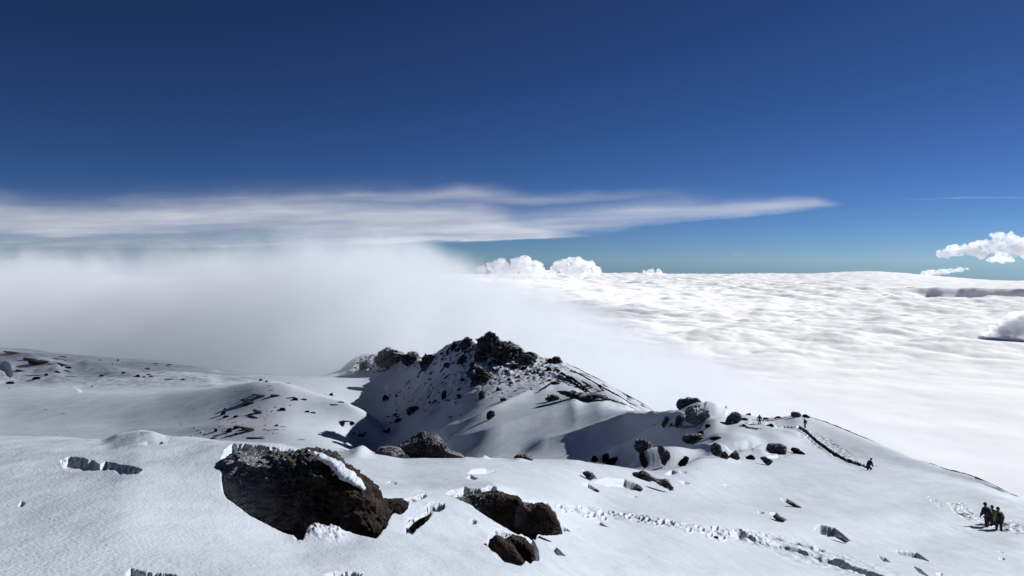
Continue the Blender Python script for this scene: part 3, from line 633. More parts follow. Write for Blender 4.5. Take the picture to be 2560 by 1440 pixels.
def resample_star(outline, n, smooth=.5):
    cu = sum(p[0] for p in outline) / len(outline); cv = sum(p[1] for p in outline) / len(outline)
    A = []
    m = len(outline); pts = []
    for i in range(m):
        for t in np.linspace(0, 1, 24, endpoint=False):
            pts.append((outline[i][0] * (1 - t) + outline[(i + 1) % m][0] * t - cu, outline[i][1] * (1 - t) + outline[(i + 1) % m][1] * t - cv))
    pts = np.array(pts); th = np.arctan2(pts[:, 1], pts[:, 0]); r = np.hypot(pts[:, 0], pts[:, 1])
    o = np.argsort(th); th = th[o]; r = r[o]
    th = np.concatenate([th - 2 * np.pi, th, th + 2 * np.pi]); r = np.concatenate([r, r, r])
    T = np.linspace(-np.pi, np.pi, n, endpoint=False)
    return cu, cv, T, np.interp(T, th, r)
def traced_rock(name, outline, d, mat, label, thick=.7, rough=.10, nth=72, nph=36, seed=0, parent=None, cat='rock', group=None, box=.6, lean=0.0, ridged=.5, facets=14, fl=(.6, .9), smooth=None):
    """a closed boulder whose greatest girth follows the outline; thick = half depth / half width"""
    cu, cv, T, R = resample_star(outline, nth)
    half = max(p[0] for p in outline) - min(p[0] for p in outline)
    hv = max(p[1] for p in outline) - min(p[1] for p in outline)
    W = .5 * min(half, hv * 2.2) / F * d
    vs = []
    ph = np.linspace(0, np.pi, nph)[1:-1]
    for p in ph:
        s = math.sin(p) ** box; y = -math.cos(p)
        y = math.copysign(abs(y) ** .85, y)
        uu = R * s * np.cos(T); vv = R * s * np.sin(T)
        vs.append(np.stack([uu / F * d, np.full(nth, y * W * thick) - lean * vv / F * d, -vv / F * d], 1))
    body = np.concatenate(vs)
    co = np.concatenate([body, [[0, -W * thick, 0], [0, W * thick, 0]]])
    nrm = co / (np.linalg.norm(co / np.array([1, thick, 1]), axis=1)[:, None] + 1e-6); nrm /= np.linalg.norm(nrm, axis=1)[:, None] + 1e-6
    # broken flat faces
    rg = random.Random(seed * 7 + 1); E = np.array([half / 2 / F * d, W * thick, hv / 2 / F * d])
    for _ in range(facets):
        n_ = np.array([rg.gauss(0, 1), rg.gauss(0, 1) - .6, rg.gauss(0, .8)]); n_ /= np.linalg.norm(n_)
        q_ = co / E; t_ = q_ @ n_; lim = rg.uniform(*fl)
        co = co - (np.maximum(0, t_ - lim) * .88)[:, None] * n_ * E
    f0 = 1 / (W * .9)
    q = co + 31.7 * (seed + 1)
    dis = fbm3(q, f0, 3, seed, .5) * .9 + ridged * fbm3(q, f0 * 2.3, 3, seed + 9, .5, True) * .6 + .32 * fbm3(q, f0 * 7, 3, seed + 20, .6, True) + .26 * fbm3(q, f0 * 19, 2, seed + 30, .6, True)
    co = co + nrm * (dis * rough * W)[:, None]
    m = len(ph); fs = []
    for i in range(m - 1):
        for k in range(nth):
            k2 = (k + 1) % nth
            fs.append((i * nth + k, i * nth + k2, (i + 1) * nth + k2, (i + 1) * nth + k))
    a, b = m * nth, m * nth + 1
    for k in range(nth):
        k2 = (k + 1) % nth
        fs.append((a, k2, k)); fs.append((b, (m - 1) * nth + k, (m - 1) * nth + k2))
    c = Vector(P(cu, cv, d))
    if parent is not None: loc = c - parent.location
    else:
        zmin = float(co[:, 2].min()); loc = Vector((c.x, c.y, c.z + zmin)); co[:, 2] -= zmin
    o = mesh_from(name, co, fs, mat, (d < 20 or mat is M_SNOW) if smooth is None else smooth, loc, parent)
    if parent is None: tag(o, label, cat, group)
    return o

# --- foreground
big = traced_rock('boulder', [(574, 1188), (576, 1164), (586, 1150), (618, 1144), (665, 1150), (725, 1152), (790, 1150), (820, 1156), (840, 1176), (862, 1190), (882, 1200), (900, 1212), (918, 1228), (930, 1256), (945, 1280), (958, 1310), (952, 1332), (930, 1347), (895, 1342), (860, 1330),
     (810, 1345), (760, 1372), (690, 1350), (610, 1310), (560, 1250)], 8.3, R_NEAR, 'largest dark brown boulder sunk in the foreground snow, frosted at its upper left', .55, .10, 300, 170, 3, box=.45, facets=5, fl=(.93, .99))
def strip(name, path, d, mat, parent=None, label=None, deep=1.2, n=90, rough=.25, seed=0, cat='rock'):
    """a thick rope-like body following a path; path: (u, v, thickness px)"""
    L_ = [0]
    for a, b in zip(path[:-1], path[1:]): L_.append(L_[-1] + math.hypot(b[0] - a[0], b[1] - a[1]))
    tt = np.linspace(0, L_[-1], n); q = [np.interp(tt, L_, [p[i] for p in path]) for i in range(3)]
    m_ = 14; vs = []
    for k in range(n):
        t = k / (n - 1); th = q[2][k] * min(1, (4 * t * (1 - t)) ** .35 + .02)
        dd = d if not callable(d) else d(q[0][k])
        dx = q[0][min(k + 1, n - 1)] - q[0][max(k - 1, 0)]; dy = q[1][min(k + 1, n - 1)] - q[1][max(k - 1, 0)]; l = math.hypot(dx, dy)
        nx, ny = -dy / l, dx / l
        for j_ in range(m_):
            an = 2 * math.pi * j_ / m_; c_ = math.cos(an) * th / 2
            x, y, z = P(q[0][k] + nx * c_, q[1][k] + ny * c_, dd)
            vs.append((x, y + math.sin(an) * th / 2 * deep / F * dd, z))
    vs = np.array(vs); dd0 = d if not callable(d) else d(path[0][0])
    W = np.mean([p[2] for p in path]) / F * dd0
    cen = np.repeat(vs.reshape(n, m_, 3).mean(1), m_, 0); nr = vs - cen
    nr /= np.linalg.norm(nr, axis=1)[:, None] + 1e-9
    vs = vs + nr * (rough * W * fbm3(vs + seed * 3.3, 1 / (W * .9), 4, seed, .55))[:, None]
    fs = []
    for k in range(n - 1):
        for j_ in range(m_):
            j2 = (j_ + 1) % m_; fs.append((k * m_ + j_, k * m_ + j2, k * m_ + m_ + j2, k * m_ + m_ + j_))
    fs.append(tuple(range(m_))[::-1]); fs.append(tuple(range((n - 1) * m_, n * m_)))
    b0 = Vector(vs.mean(0)) if parent is None else parent.location.copy()
    o = mesh_from(name, vs - np.array(b0), fs, mat, True, b0 if parent is None else (0, 0, 0), parent)
    if parent is None and label: tag(o, label, cat)
    return o
cap = strip('snow_cap', [(770, 1128, 8), (800, 1138, 16), (832, 1157, 20), (856, 1178, 24), (876, 1194, 26), (896, 1208, 18), (914, 1224, 10)], 8.06, M_SNOW, big, deep=2.6, n=160, rough=.34, seed=5)
traced_rock('rock', [(930, 1258), (960, 1250), (1000, 1254), (1018, 1266), (1000, 1284), (968, 1304), (940, 1310), (925, 1285)], 8.9, R_NEAR, 'dark wedge of rock touching the right end of the largest boulder', .8, .10, 120, 60, 4, facets=10, fl=(.88, .98))
traced_rock('rock', [(1018, 1326), (1034, 1310), (1062, 1296), (1085, 1282), (1080, 1292), (1052, 1312), (1030, 1330)], 8.6, R_NEAR, 'thin strip of speckled rock in a snow slot right of the largest boulder', .5, .10, 90, 30, 6)
traced_rock('boulder', [(1126, 1252), (1165, 1250), (1205, 1244), (1240, 1240), (1262, 1242), (1292, 1247), (1300, 1272), (1306, 1310), (1290, 1345), (1240, 1330), (1180, 1290), (1140, 1264)], 12.2, R_NEAR, 'long dark boulder with a frosted ledge in the middle foreground hollow', .5, .10, 170, 90, 8, facets=10, fl=(.88, .98))
traced_rock('boulder', [(1292, 1275), (1310, 1262), (1335, 1266), (1358, 1260), (1376, 1276), (1388, 1300), (1402, 1330), (1375, 1332), (1345, 1328), (1334, 1352), (1306, 1340), (1292, 1310)], 12.0, R_NEAR, 'steep dark boulder at the right end of the middle foreground hollow', .6, .10, 150, 80, 9, facets=10, fl=(.88, .98))
traced_rock('rock', [(1222, 1356), (1236, 1344), (1258, 1350), (1276, 1362), (1292, 1382), (1309, 1406), (1300, 1416), (1268, 1410), (1226, 1378)], 9.0, R_NEAR, 'left of the two small low rocks near the bottom centre', .7, .11, 120, 60, 11, facets=10, fl=(.88, .98))
traced_rock('rock', [(1258, 1352), (1285, 1345), (1314, 1352), (1334, 1374), (1338, 1398), (1324, 1407), (1302, 1392), (1284, 1374)], 9.25, R_NEAR, 'right of the two small low rocks near the bottom centre, reddish brown', .7, .11, 120, 60, 12, facets=10, fl=(.88, .98))
# --- beyond the foreground shoulder
mb = traced_rock('boulder', [(1000, 1132), (1004, 1106), (1015, 1092), (1036, 1087), (1060, 1084), (1080, 1090), (1098, 1102), (1108, 1114), (1130, 1131), (1150, 1134), (1160, 1146), (1100, 1148), (1055, 1142), (1030, 1140)], 31, R_MID, 'large pointed brown boulder standing beyond the snow shoulder at centre', .6, .10, 130, 60, 14)
traced_rock('rock', [(1098, 1112), (1108, 1108), (1120, 1112), (1116, 1122), (1104, 1124)], 30.4, R_MID, 'small knob of rock leaning on the right flank of the pointed boulder', .9, .12, 50, 26, 16)
traced_rock('boulder', [(936, 1142), (945, 1122), (965, 1117), (996, 1121), (1006, 1134), (1018, 1157), (975, 1156), (945, 1150)], 29.6, R_MID, 'low rounded boulder with frosted top left of the pointed boulder', .8, .09, 100, 50, 17)
traced_rock('rock', [(1060, 1166), (1084, 1169), (1106, 1180), (1104, 1184), (1080, 1182)], 25, R_MID, 'small flat slab of rock in front of the pointed boulder', .6, .1, 60, 26, 18)
r5 = traced_rock('rock', [(1286, 1144), (1298, 1136), (1318, 1137), (1332, 1146), (1340, 1158), (1290, 1158)], 40.5, R_MID, 'small half-buried frosted rock alone on the mid crest', .8, .1, 60, 30, 19)

def on(u, v, lo=0, hi=20): return surf(u, v, lo, hi)[0]
MIDROCKS = [
 ([(1582, 1128), (1592, 1102), (1606, 1099), (1622, 1104), (1631, 1112), (1620, 1124), (1600, 1136)], 'square topped rock crowning the snowed-up mound beside the gully', R_MID, 5.9),
 ([(1597, 1130), (1610, 1127), (1616, 1148), (1625, 1172), (1612, 1178), (1602, 1158)], 'dark streak of rock in the left side of the snowed-up mound', R_PLAIN, 5.9),
 ([(1646, 1122), (1658, 1112), (1670, 1116), (1678, 1142), (1668, 1152), (1662, 1174), (1652, 1172), (1654, 1148)], 'tall dark rock in the middle of the snowed-up mound', R_MID, 5.9),
 ([(1690, 1168), (1704, 1152), (1717, 1140), (1723, 1148), (1710, 1164)], 'slanting dark rock in the right side of the snowed-up mound', R_PLAIN, 5.9),
 ([(1478, 1158), (1482, 1142), (1488, 1136), (1497, 1156)], 'left of two dark fangs of rock in the shaded gully', R_PLAIN, 6.2),
 ([(1503, 1158), (1508, 1136), (1515, 1129), (1523, 1142), (1518, 1156)], 'right of two dark fangs of rock in the shaded gully', R_PLAIN, 6.2),
 ([(1508, 1166), (1524, 1150), (1546, 1141), (1540, 1152), (1522, 1166)], 'slanting rock rib in the shaded gully right of the fangs', R_PLAIN, 6.2),
 ([(1708, 1107), (1716, 1092), (1735, 1088), (1760, 1089), (1768, 1096), (1745, 1104), (1725, 1110)], 'dark humped rock on the slope under the hilltop outcrop', R_MID, 6),
 ([(1744, 1090), (1748, 1080), (1760, 1077), (1757, 1088)], 'pair of dark stones just above the humped rock', R_PLAIN, 6),
 ([(1772, 1099), (1785, 1092), (1804, 1093), (1796, 1101)], 'flat dark rock right of the humped rock', R_PLAIN, 6),
 ([(1760, 1072), (1764, 1062), (1776, 1059), (1774, 1068)], 'small dark rock on the slope left of the walkers', R_PLAIN, 6),
 ([(1776, 1112), (1786, 1105), (1798, 1108), (1801, 1128), (1806, 1146), (1788, 1142), (1780, 1130)], 'upright dark rock in the middle slope with snow on its left', R_MID, 5.8),
 ([(1800, 1134), (1815, 1131), (1825, 1146), (1812, 1149), (1802, 1144)], 'small dark rock at the foot of the upright rock', R_MID, 5.8),
 ([(1823, 1146), (1828, 1132), (1846, 1130), (1852, 1147), (1838, 1150)], 'dark rock with a lump of snow on top, right of the upright rock', R_MID, 5.8),
 ([(1862, 1142), (1876, 1140), (1890, 1148), (1874, 1151)], 'flat brown rock on the middle slope', R_PLAIN, 5.8),
 ([(1895, 1140), (1912, 1143), (1926, 1150), (1930, 1164), (1914, 1156)], 'pointed brown rock at the right end of the rocky band', R_MID, 5.8),
 ([(1922, 1130), (1926, 1112), (1944, 1110), (1962, 1118), (1974, 1131), (1950, 1135)], 'dark domed rock left of the sunken path', R_MID, 5.8),
 ([(1968, 1118), (1984, 1121), (2004, 1130), (2014, 1137), (1994, 1134)], 'long low dark rock running down from the domed rock', R_PLAIN, 5.8),
 ([(1454, 1173), (1464, 1176), (1484, 1190), (1490, 1200), (1472, 1196), (1460, 1186)], 'dark rock in a wind scoop on the near crest', R_MID, 4.5),
 ([(1575, 1182), (1600, 1178), (1622, 1186), (1640, 1199), (1612, 1200), (1592, 1194)], 'flat dark rock slab under a lip of snow', R_MID, 4.5),
 ([(1626, 1198), (1650, 1201), (1672, 1204), (1680, 1216), (1690, 1230), (1662, 1214), (1640, 1206)], 'dark rock tail pointing down the slope from the slab', R_MID, 4.5),
 ([(1578, 1224), (1592, 1220), (1608, 1225), (1596, 1229)], 'small dark stone at the tip of the scooped drift', R_PLAIN, 4.5),
 ([(1476, 1226), (1488, 1224), (1499, 1229), (1488, 1231)], 'small dark stone below the wind scoop', R_PLAIN, 4.5),
 ([(1778, 1346), (1786, 1341), (1798, 1343), (1796, 1348)], 'small stone kicked up beside the trodden trail', R_PLAIN, 3),
 ([(1878, 1372), (1888, 1364), (1908, 1368), (1912, 1375), (1894, 1376)], 'dark stone lying in the trodden trail', R_PLAIN, 3),
 ([(2246, 1382), (2268, 1379), (2296, 1390), (2322, 1401), (2290, 1396), (2262, 1390)], 'long flat speckled rock at the lower right', R_MID, 3),
 ([(2200, 1394), (2214, 1394), (2222, 1402), (2206, 1402)], 'small dark stone left of the long flat rock', R_PLAIN, 3),
 ([(1965, 1256), (1984, 1258), (2004, 1270), (1988, 1267)], 'thin grey rock showing in a scoop on the open slope', R_MID, 3),
 ([(1930, 1291), (1944, 1290), (1966, 1304), (1948, 1301)], 'thin grey rock in the lower scoop on the open slope', R_MID, 3),
 ([(2086, 1342), (2102, 1344), (2131, 1358), (2108, 1352)], 'sharp tail of rock below the bright snow block', R_MID, 3),
]
for i, (ol, lab, mt, lo) in enumerate(MIDROCKS):
    vm_ = max(p[1] for p in ol); um = sum(p[0] for p in ol) / len(ol)
    d = on(um, vm_ - 2, lo)
    o = traced_rock('rock', ol, d, mt, lab, .55, .22, 56, 28, 100 + i, lean=.6, facets=18, fl=(.55, .9))
# --- the near hillcrest
G1 = [
 ([(1690, 1034), (1691, 1012), (1700, 1000), (1712, 995), (1722, 998), (1728, 1006), (1722, 1018), (1712, 1034)], 'big rounded grey boulder on top of the near hillcrest', 176, R_GREY, 'boulder'),
 ([(1716, 1000), (1724, 996), (1742, 999), (1756, 1006), (1750, 1010), (1735, 1016), (1722, 1018)], 'flat topped grey block leaning on the big hillcrest boulder', 175, R_GREY, 'boulder'),
 ([(1704, 1056), (1712, 1030), (1726, 1016), (1748, 1012), (1770, 1014), (1768, 1034), (1760, 1050), (1742, 1062), (1716, 1072)], 'broad snow-plastered grey outcrop below the hillcrest boulders', 168, R_SNOWY, 'boulder'),
 ([(1685, 1062), (1690, 1042), (1700, 1034), (1706, 1040), (1702, 1058), (1692, 1070)], 'narrow dark rock left of the snow-plastered outcrop', 168, R_GREY, 'rock'),
 ([(1649, 1070), (1658, 1054), (1666, 1040), (1671, 1042), (1672, 1062), (1660, 1072)], 'leaning grey rock at the left foot of the hillcrest outcrop', 168, R_GREY, 'rock'),
 ([(1674, 1066), (1677, 1056), (1684, 1058), (1682, 1066)], 'small rock between the leaning rock and the outcrop', 168, R_GREY, 'rock'),
 ([(1813, 1056), (1816, 1044), (1824, 1036), (1830, 1046), (1830, 1060)], 'rounded grey rock at the left of the split outcrop by the walkers', 158, R_GREY, 'rock'),
 ([(1828, 1058), (1828, 1040), (1834, 1032), (1846, 1034), (1858, 1042), (1852, 1054), (1838, 1060)], 'taller brown half of the split outcrop by the walkers', 158, R_GREY, 'rock'),
 ([(1852, 1052), (1858, 1044), (1870, 1047), (1868, 1055)], 'small dark rock right of the split outcrop', 158, R_GREY, 'rock'),
 ([(1864, 1040), (1867, 1034), (1876, 1033), (1878, 1041)], 'small jagged rock on the skyline beyond the split outcrop', 164, R_PLAIN, 'rock'),
 ([(1908, 1052), (1911, 1044), (1919, 1046), (1924, 1053)], 'small rounded rock on the skyline right of the climbing walker', 160, R_PLAIN, 'rock'),
 ([(1933, 1050), (1938, 1042), (1950, 1042), (1955, 1049)], 'low rounded rock on the skyline between the two walkers', 160, R_PLAIN, 'rock'),
 ([(1914, 1068), (1920, 1060), (1932, 1062), (1936, 1069)], 'dark stone in the shadowed hollow between the two walkers', 152, R_PLAIN, 'rock'),
 ([(1976, 1034), (1984, 1031), (1998, 1033), (2005, 1040), (1996, 1045), (1984, 1046)], 'dark rock on the crown of the hump beside the standing walker', 160, R_GREY, 'rock'),
 ([(1852, 1064), (1860, 1061), (1868, 1066), (1860, 1069)], 'small dark stone on the trampled snow of the hillcrest', 150, R_PLAIN, 'rock'),
 ([(2002, 1036), (2014, 1037), (2024, 1042), (2022, 1047), (2010, 1043)], 'rock at the upper end of the dark skyline rib', 161, R_PLAIN, 'rock'),
]
for i, (ol, lab, d, mt, nm) in enumerate(G1):
    kw = dict(lean=.3, facets=18, fl=(.55, .92), rough=.14, thick=.7)
    if 'outcrop below' in lab: kw = dict(lean=.9, facets=22, fl=(.5, .95), rough=.24, thick=.35)
    if i > 1: d = on(sum(p[0] for p in ol) / len(ol), max(p[1] for p in ol) - 3, 6.3, 9)
    traced_rock(nm, ol, d, mt, lab, nth=80, nph=40, seed=140 + i, cat='rock', box=.45, **kw)
JOIN = [
 ([(1700, 1060, 3), (1712, 1044, 7), (1722, 1030, 9), (1736, 1020, 6), (1752, 1014, 3)], 'snow-streaked rock spine running up the left side of the hillcrest outcrop', 6.4),
 ([(1668, 1066, 3), (1690, 1064, 6), (1712, 1070, 7), (1736, 1066, 5), (1756, 1054, 3)], 'broken rock footing along the base of the hillcrest outcrop', 6.4),
 ([(1740, 1052, 3), (1752, 1040, 7), (1762, 1028, 7), (1770, 1020, 3)], 'snowy rock ridge on the right side of the hillcrest outcrop', 6.4),
 ([(1786, 1124, 3), (1800, 1136, 6), (1818, 1142, 5), (1836, 1146, 6), (1852, 1148, 3)], 'broken rock ledge joining the rocks of the middle slope', 5.8),
 ([(1584, 1190, 2), (1604, 1192, 5), (1634, 1202, 6), (1662, 1212, 4), (1684, 1226, 2)], 'dark rock ledge joining the slab and its tail', 4.5),
 ([(1446, 1154, 2), (1466, 1156, 4), (1490, 1160, 5), (1512, 1164, 3)], 'low rock sill at the foot of the two dark fangs', 6.0),
 ([(1848, 1064, 2), (1870, 1068, 3), (1890, 1071, 3), (1906, 1072, 2)], 'thin dark rock ledge below the climbing walker', 6.4),
 ([(1880, 1049, 2), (1905, 1052, 3), (1935, 1050, 4), (1968, 1042, 3)], 'low dark rock ledge along the skyline between the walkers', 6.4)]
def drape(path, label, seed, lo=8, mat=None, name='rock_ledge'):
    us_ = [p[0] for p in path]; ds = [on(p[0], p[1], lo) * .992 for p in path]
    o_ = np.argsort(us_)
    return strip(name, path, lambda u: float(np.interp(u, np.array(us_)[o_], np.array(ds)[o_])), mat or R_PLAIN, None, label, 1.6, 70, .6, seed)
for i, (pt, lab, lo) in enumerate(JOIN): drape(pt, lab, 40 + i, lo, R_GREY if i < 3 else R_MID)
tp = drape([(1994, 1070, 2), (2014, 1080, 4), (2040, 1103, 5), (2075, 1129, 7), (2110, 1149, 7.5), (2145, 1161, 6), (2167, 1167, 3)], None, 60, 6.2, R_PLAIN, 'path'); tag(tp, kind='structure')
def skyline_rib(us, drop, label, thick_px, name='rock_rib', seed=0, hs=9):
    """a long low rock rib following the crest of the slope"""
    vs, fs = [], []
    n = 90
    for k in range(n):
        u = us[0] + (us[1] - us[0]) * k / (n - 1)
        v = float(np.interp(u, U, np.min(np.where(SEG <= hs, VF, 1e9), 0)))
        c = int(np.argmin(np.abs(U - u))); r = int(np.argmin(np.where(SEG[:, c] <= hs, VF[:, c], 1e9)))
        d = float(Y[r, c]) - .4
        t = math.sin(math.pi * min(1, k / (n - 1) * 1.0)) ** .6 * thick_px * (1 + .5 * float(noise2(np.array([u / 14.]), np.array([seed * 1.])) [0]))
        t = max(t, .4)
        for q in range(8):
            a_ = 2 * math.pi * q / 8
            vs.append(P(u, v + drop + t * .5 * math.sin(a_) + .3 * rng.uniform(-1, 1), d)); x_, y_, z_ = vs[-1]
            vs[-1] = (x_, y_ + math.cos(a_) * t / F * d * 1.5, z_)
    for k in range(n - 1):
        for q in range(8):
            q2 = (q + 1) % 8; fs.append((k * 8 + q, k * 8 + q2, k * 8 + 8 + q2, k * 8 + 8 + q))
    fs.append(tuple(range(8))[::-1]); fs.append(tuple(range((n - 1) * 8, n * 8)))
    b0 = Vector(vs[0]); vs = [(p[0] - b0.x, p[1] - b0.y, p[2] - b0.z) for p in vs]
    o = mesh_from(name, vs, fs, R_PLAIN, True, b0); tag(o, label, 'rock')
skyline_rib((2010, 2204), .3, 'long dark rib of rock along the skyline right of the standing walker', 5.0, seed=1)
skyline_rib((2304, 2546), .3, 'long dark rib of rock along the lower right skyline above the three walkers', 4.6, seed=2)
skyline_rib((1405, 1530), .6, 'dark rock edge along the upper outer skyline right of the summit', 4.4, seed=3, hs=12.2)
skyline_rib((1535, 1640), .6, 'dark rock edge along the lower outer skyline right of the summit', 4.6, seed=4, hs=12.2)
drape([(1412, 916, 3), (1450, 936, 3.5), (1500, 964, 3), (1550, 992, 3), (1592, 1018, 2)], 'long thin dark line of rock just below the outer skyline', 5)
drape([(1382, 916, 3), (1396, 928, 5), (1412, 938, 6), (1430, 946, 7), (1448, 958, 4), (1466, 972, 3)], 'ragged dark rock band winding down the crest of the sunlit nose', 6)
drape([(1420, 944, 3), (1436, 960, 5), (1458, 972, 5), (1482, 984, 3)], 'second ragged rock band lower on the sunlit nose', 7)
drape([(1505, 996, 6), (1530, 1000, 4), (1560, 1010, 2.5), (1590, 1024, 2)], 'thin dark rock line trailing right from the brown rock wall', 8)
drape([(1348, 978, 3), (1366, 966, 4), (1382, 956, 5), (1398, 958, 3)], 'dark curved rock lip at the left of the sunlit nose', 9)
# --- summit crags of the ridge
S = [
 ([(1150, 862), (1156, 846), (1166, 844), (1178, 851), (1187, 862), (1176, 872), (1160, 866)], 'left and lower of the two crags on the ridge summit', 657),
 ([(1189, 896), (1190, 868), (1200, 850), (1212, 840), (1222, 838), (1234, 843), (1244, 852), (1250, 862), (1232, 868), (1216, 880), (1206, 900)], 'highest crag of the dark ridge', 640),
 ([(1189, 902), (1190, 886), (1204, 878), (1214, 884), (1212, 902), (1200, 907)], 'dark block directly under the highest crag', 630),
 ([(1240, 898), (1243, 868), (1256, 856), (1270, 860), (1288, 876), (1294, 892), (1280, 906), (1258, 907)], 'squat dark crag on the right shoulder of the summit', 622),
 ([(1262, 862), (1272, 856), (1290, 868), (1310, 884), (1322, 892), (1300, 894), (1282, 884)], 'slanting rock edge running down right from the summit', 618),
 ([(1178, 962), (1177, 936), (1184, 919), (1190, 917), (1200, 924), (1212, 934), (1225, 937), (1214, 948), (1196, 960)], 'lone dark tooth of rock on the shaded face below the summit', 590),
 ([(1050, 926), (1053, 899), (1064, 890), (1082, 892), (1086, 902), (1072, 914), (1058, 926)], 'dark block at the left end of the main ridge', 725),
 ([(1312, 890), (1320, 880), (1326, 882), (1336, 889), (1340, 900), (1322, 906)], 'small jagged crag where the summit crest drops to the right', 608),
 ([(1294, 902), (1310, 894), (1340, 898), (1345, 904), (1320, 912), (1300, 910)], 'low dark rock under the small jagged crag', 600),
 ([(1368, 902), (1376, 894), (1392, 897), (1412, 908), (1396, 908), (1380, 908)], 'wedge of rock on the crest above the outer snow slope', 592),
 ([(1217, 1050), (1217, 1030), (1228, 1026), (1238, 1030), (1230, 1040), (1224, 1052)], 'dark rock at the foot of the shaded face above the lit snow lobe', 470),
 ([(1250, 1004), (1254, 994), (1265, 998), (1262, 1006)], 'dark rock halfway along the edge of the shaded face', 470),
 ([(1196, 1000), (1198, 978), (1208, 976), (1212, 988), (1204, 1000)], 'upright dark rock in the middle of the shaded face', 520),
 ([(1102, 1000), (1108, 980), (1116, 978), (1112, 994)], 'narrow dark rock low on the left of the shaded face', 560),
 ([(1110, 920), (1114, 908), (1130, 908), (1126, 918)], 'dark rock on the upper left of the shaded face', 640),
 ([(1144, 910), (1150, 896), (1166, 893), (1160, 904)], 'slanting dark rock below the left crag', 640),
 ([(1174, 924), (1176, 908), (1186, 906), (1184, 920)], 'small dark rock above the lone tooth', 620),
 ([(1278, 924), (1282, 912), (1296, 914), (1290, 926)], 'dark rock below the squat crag', 590),
 ([(1018, 1032), (1026, 1022), (1042, 1018), (1046, 1026), (1030, 1034)], 'cluster-like dark rock at the left foot of the shaded face', 560),
 ([(1384, 1006), (1366, 1001), (1372, 990), (1386, 988), (1394, 1000)], 'low dark rock left of the distant group of walkers', 448),
 ([(1398, 978), (1420, 976), (1450, 984), (1470, 992), (1458, 1000), (1432, 990), (1410, 984)], 'long dark rock band above the distant group of walkers', 462),
 ([(1452, 994), (1466, 988), (1482, 986), (1512, 990), (1532, 999), (1500, 1002), (1462, 1006)], 'brown rock wall right of the distant group of walkers', 448),
 ([(1372, 962), (1384, 955), (1398, 958), (1394, 964)], 'dark rock on the nose of the ridge above the distant walkers', 488),
]
for i, (ol, lab, d) in enumerate(S):
    d = on(sum(p[0] for p in ol) / len(ol), max(p[1] for p in ol) - 4, 8) - 1
    traced_rock('crag' if i < 8 else 'rock', ol, d, R_FAR, lab, .7, .34, 72, 36, 200 + i, cat='rock', box=.45, facets=18, fl=(.5, .88), ridged=.9)
# --- far rim crag, half lost in fog
for i, (ol, lab) in enumerate([
 ([(940, 905), (945, 886), (962, 881), (985, 884), (1002, 892), (1000, 908), (975, 914), (950, 912)], 'broad dark crag on the far rim half veiled by fog'),
 ([(1000, 908), (1006, 894), (1030, 892), (1046, 898), (1044, 908), (1020, 912)], 'dark crag on the far rim next to the main ridge'),
 ([(900, 925), (902, 908), (916, 904), (920, 916), (910, 926)], 'faint crag at the left end of the far rim, nearly lost in fog')]):
    traced_rock('crag', ol, on(sum(p[0] for p in ol) / len(ol), max(p[1] for p in ol) - 3, 9) - 2, R_FAR, lab, .7, .38, 64, 32, 260 + i, cat='rock')

# --- scattered small rocks: a few shapes, copied one by one
import bmesh
def proto(seed, sx, sy, sz, mat, rough=.35, sub=3):
    bm = bmesh.new(); bmesh.ops.create_icosphere(bm, subdivisions=sub, radius=.5)
    co = np.array([v.co[:] for v in bm.verts])
    dis = fbm3(co + seed * 11.3, 1.6, 3, seed, .55) * .6 + fbm3(co + seed * 7.3, 3.2, 2, seed + 5, .5, True) * .35
    co = co * (1 + rough * .6 * dis)[:, None]
    rg = random.Random(seed)
    for _ in range(14):
        n_ = np.array([rg.gauss(0, 1), rg.gauss(0, 1), rg.gauss(0, .8)]); n_ /= np.linalg.norm(n_)
        co = co - (np.maximum(0, co @ n_ - rg.uniform(.26, .42)) * .9)[:, None] * n_
    co = co * np.array([sx, sy, sz])
    for v, c in zip(bm.verts, co): v.co = c
    me = bpy.data.meshes.new('rock'); bm.to_mesh(me); bm.free(); me.materials.append(mat)
    return me
PR = [proto(1, 1, .8, .7, R_FAR), proto(2, 1.2, .8, .5, R_FAR), proto(3, 1, .8, 1.0, R_PLAIN, .45), proto(4, 1.5, .8, .45, R_PLAIN, .5), proto(5, 2.2, .9, .38, R_PLAIN, .5), proto(6, 1.1, .8, .6, R_FAR, .6)]
count = {}
def scatter_rock(u, v, wpx, aspect, group, label, lo=0, flat=1.0, kinds=(0, 1, 2, 3, 5), tilt=0.0):
    d, z = surf(u, v, lo)
    me = PR[rng.choice(kinds)]
    o = bpy.data.objects.new('rock', me); SC.collection.objects.link(o)
    x, y, z = P(u, v, d); W = 1.4 * wpx / F * d
    o.location = (x, y, z - W * aspect * .15); o.scale = (W, W * .55 * flat, W * aspect * 1.35)
    o.rotation_euler = (0, tilt + rng.uniform(-.15, .15), rng.uniform(-.4, .4))
    tag(o, label, 'rock', group)
    return o
def inside(poly, u, v): return float(poly_sd(poly, np.array([float(u)]), np.array([float(v)]))[0]) > 0
def scatter(poly, n, w0, w1, group, label, lo=0, a0=.5, a1=.9, kinds=(0, 1, 2, 3, 5), tilt=0.0, dens=None):
    us = [p[0] for p in poly]; vs = [p[1] for p in poly]; k = 0
    while k < n:
        u = rng.uniform(min(us), max(us)); v = rng.uniform(min(vs), max(vs))
        if not inside(poly, u, v): continue
        if dens and rng.random() > dens(u, v): continue
        wv = w0 + (w1 - w0) * rng.random() ** 2.5
        scatter_rock(u, v, wv, rng.uniform(a0, a1), group, label, lo, 1.0, kinds, tilt); k += 1
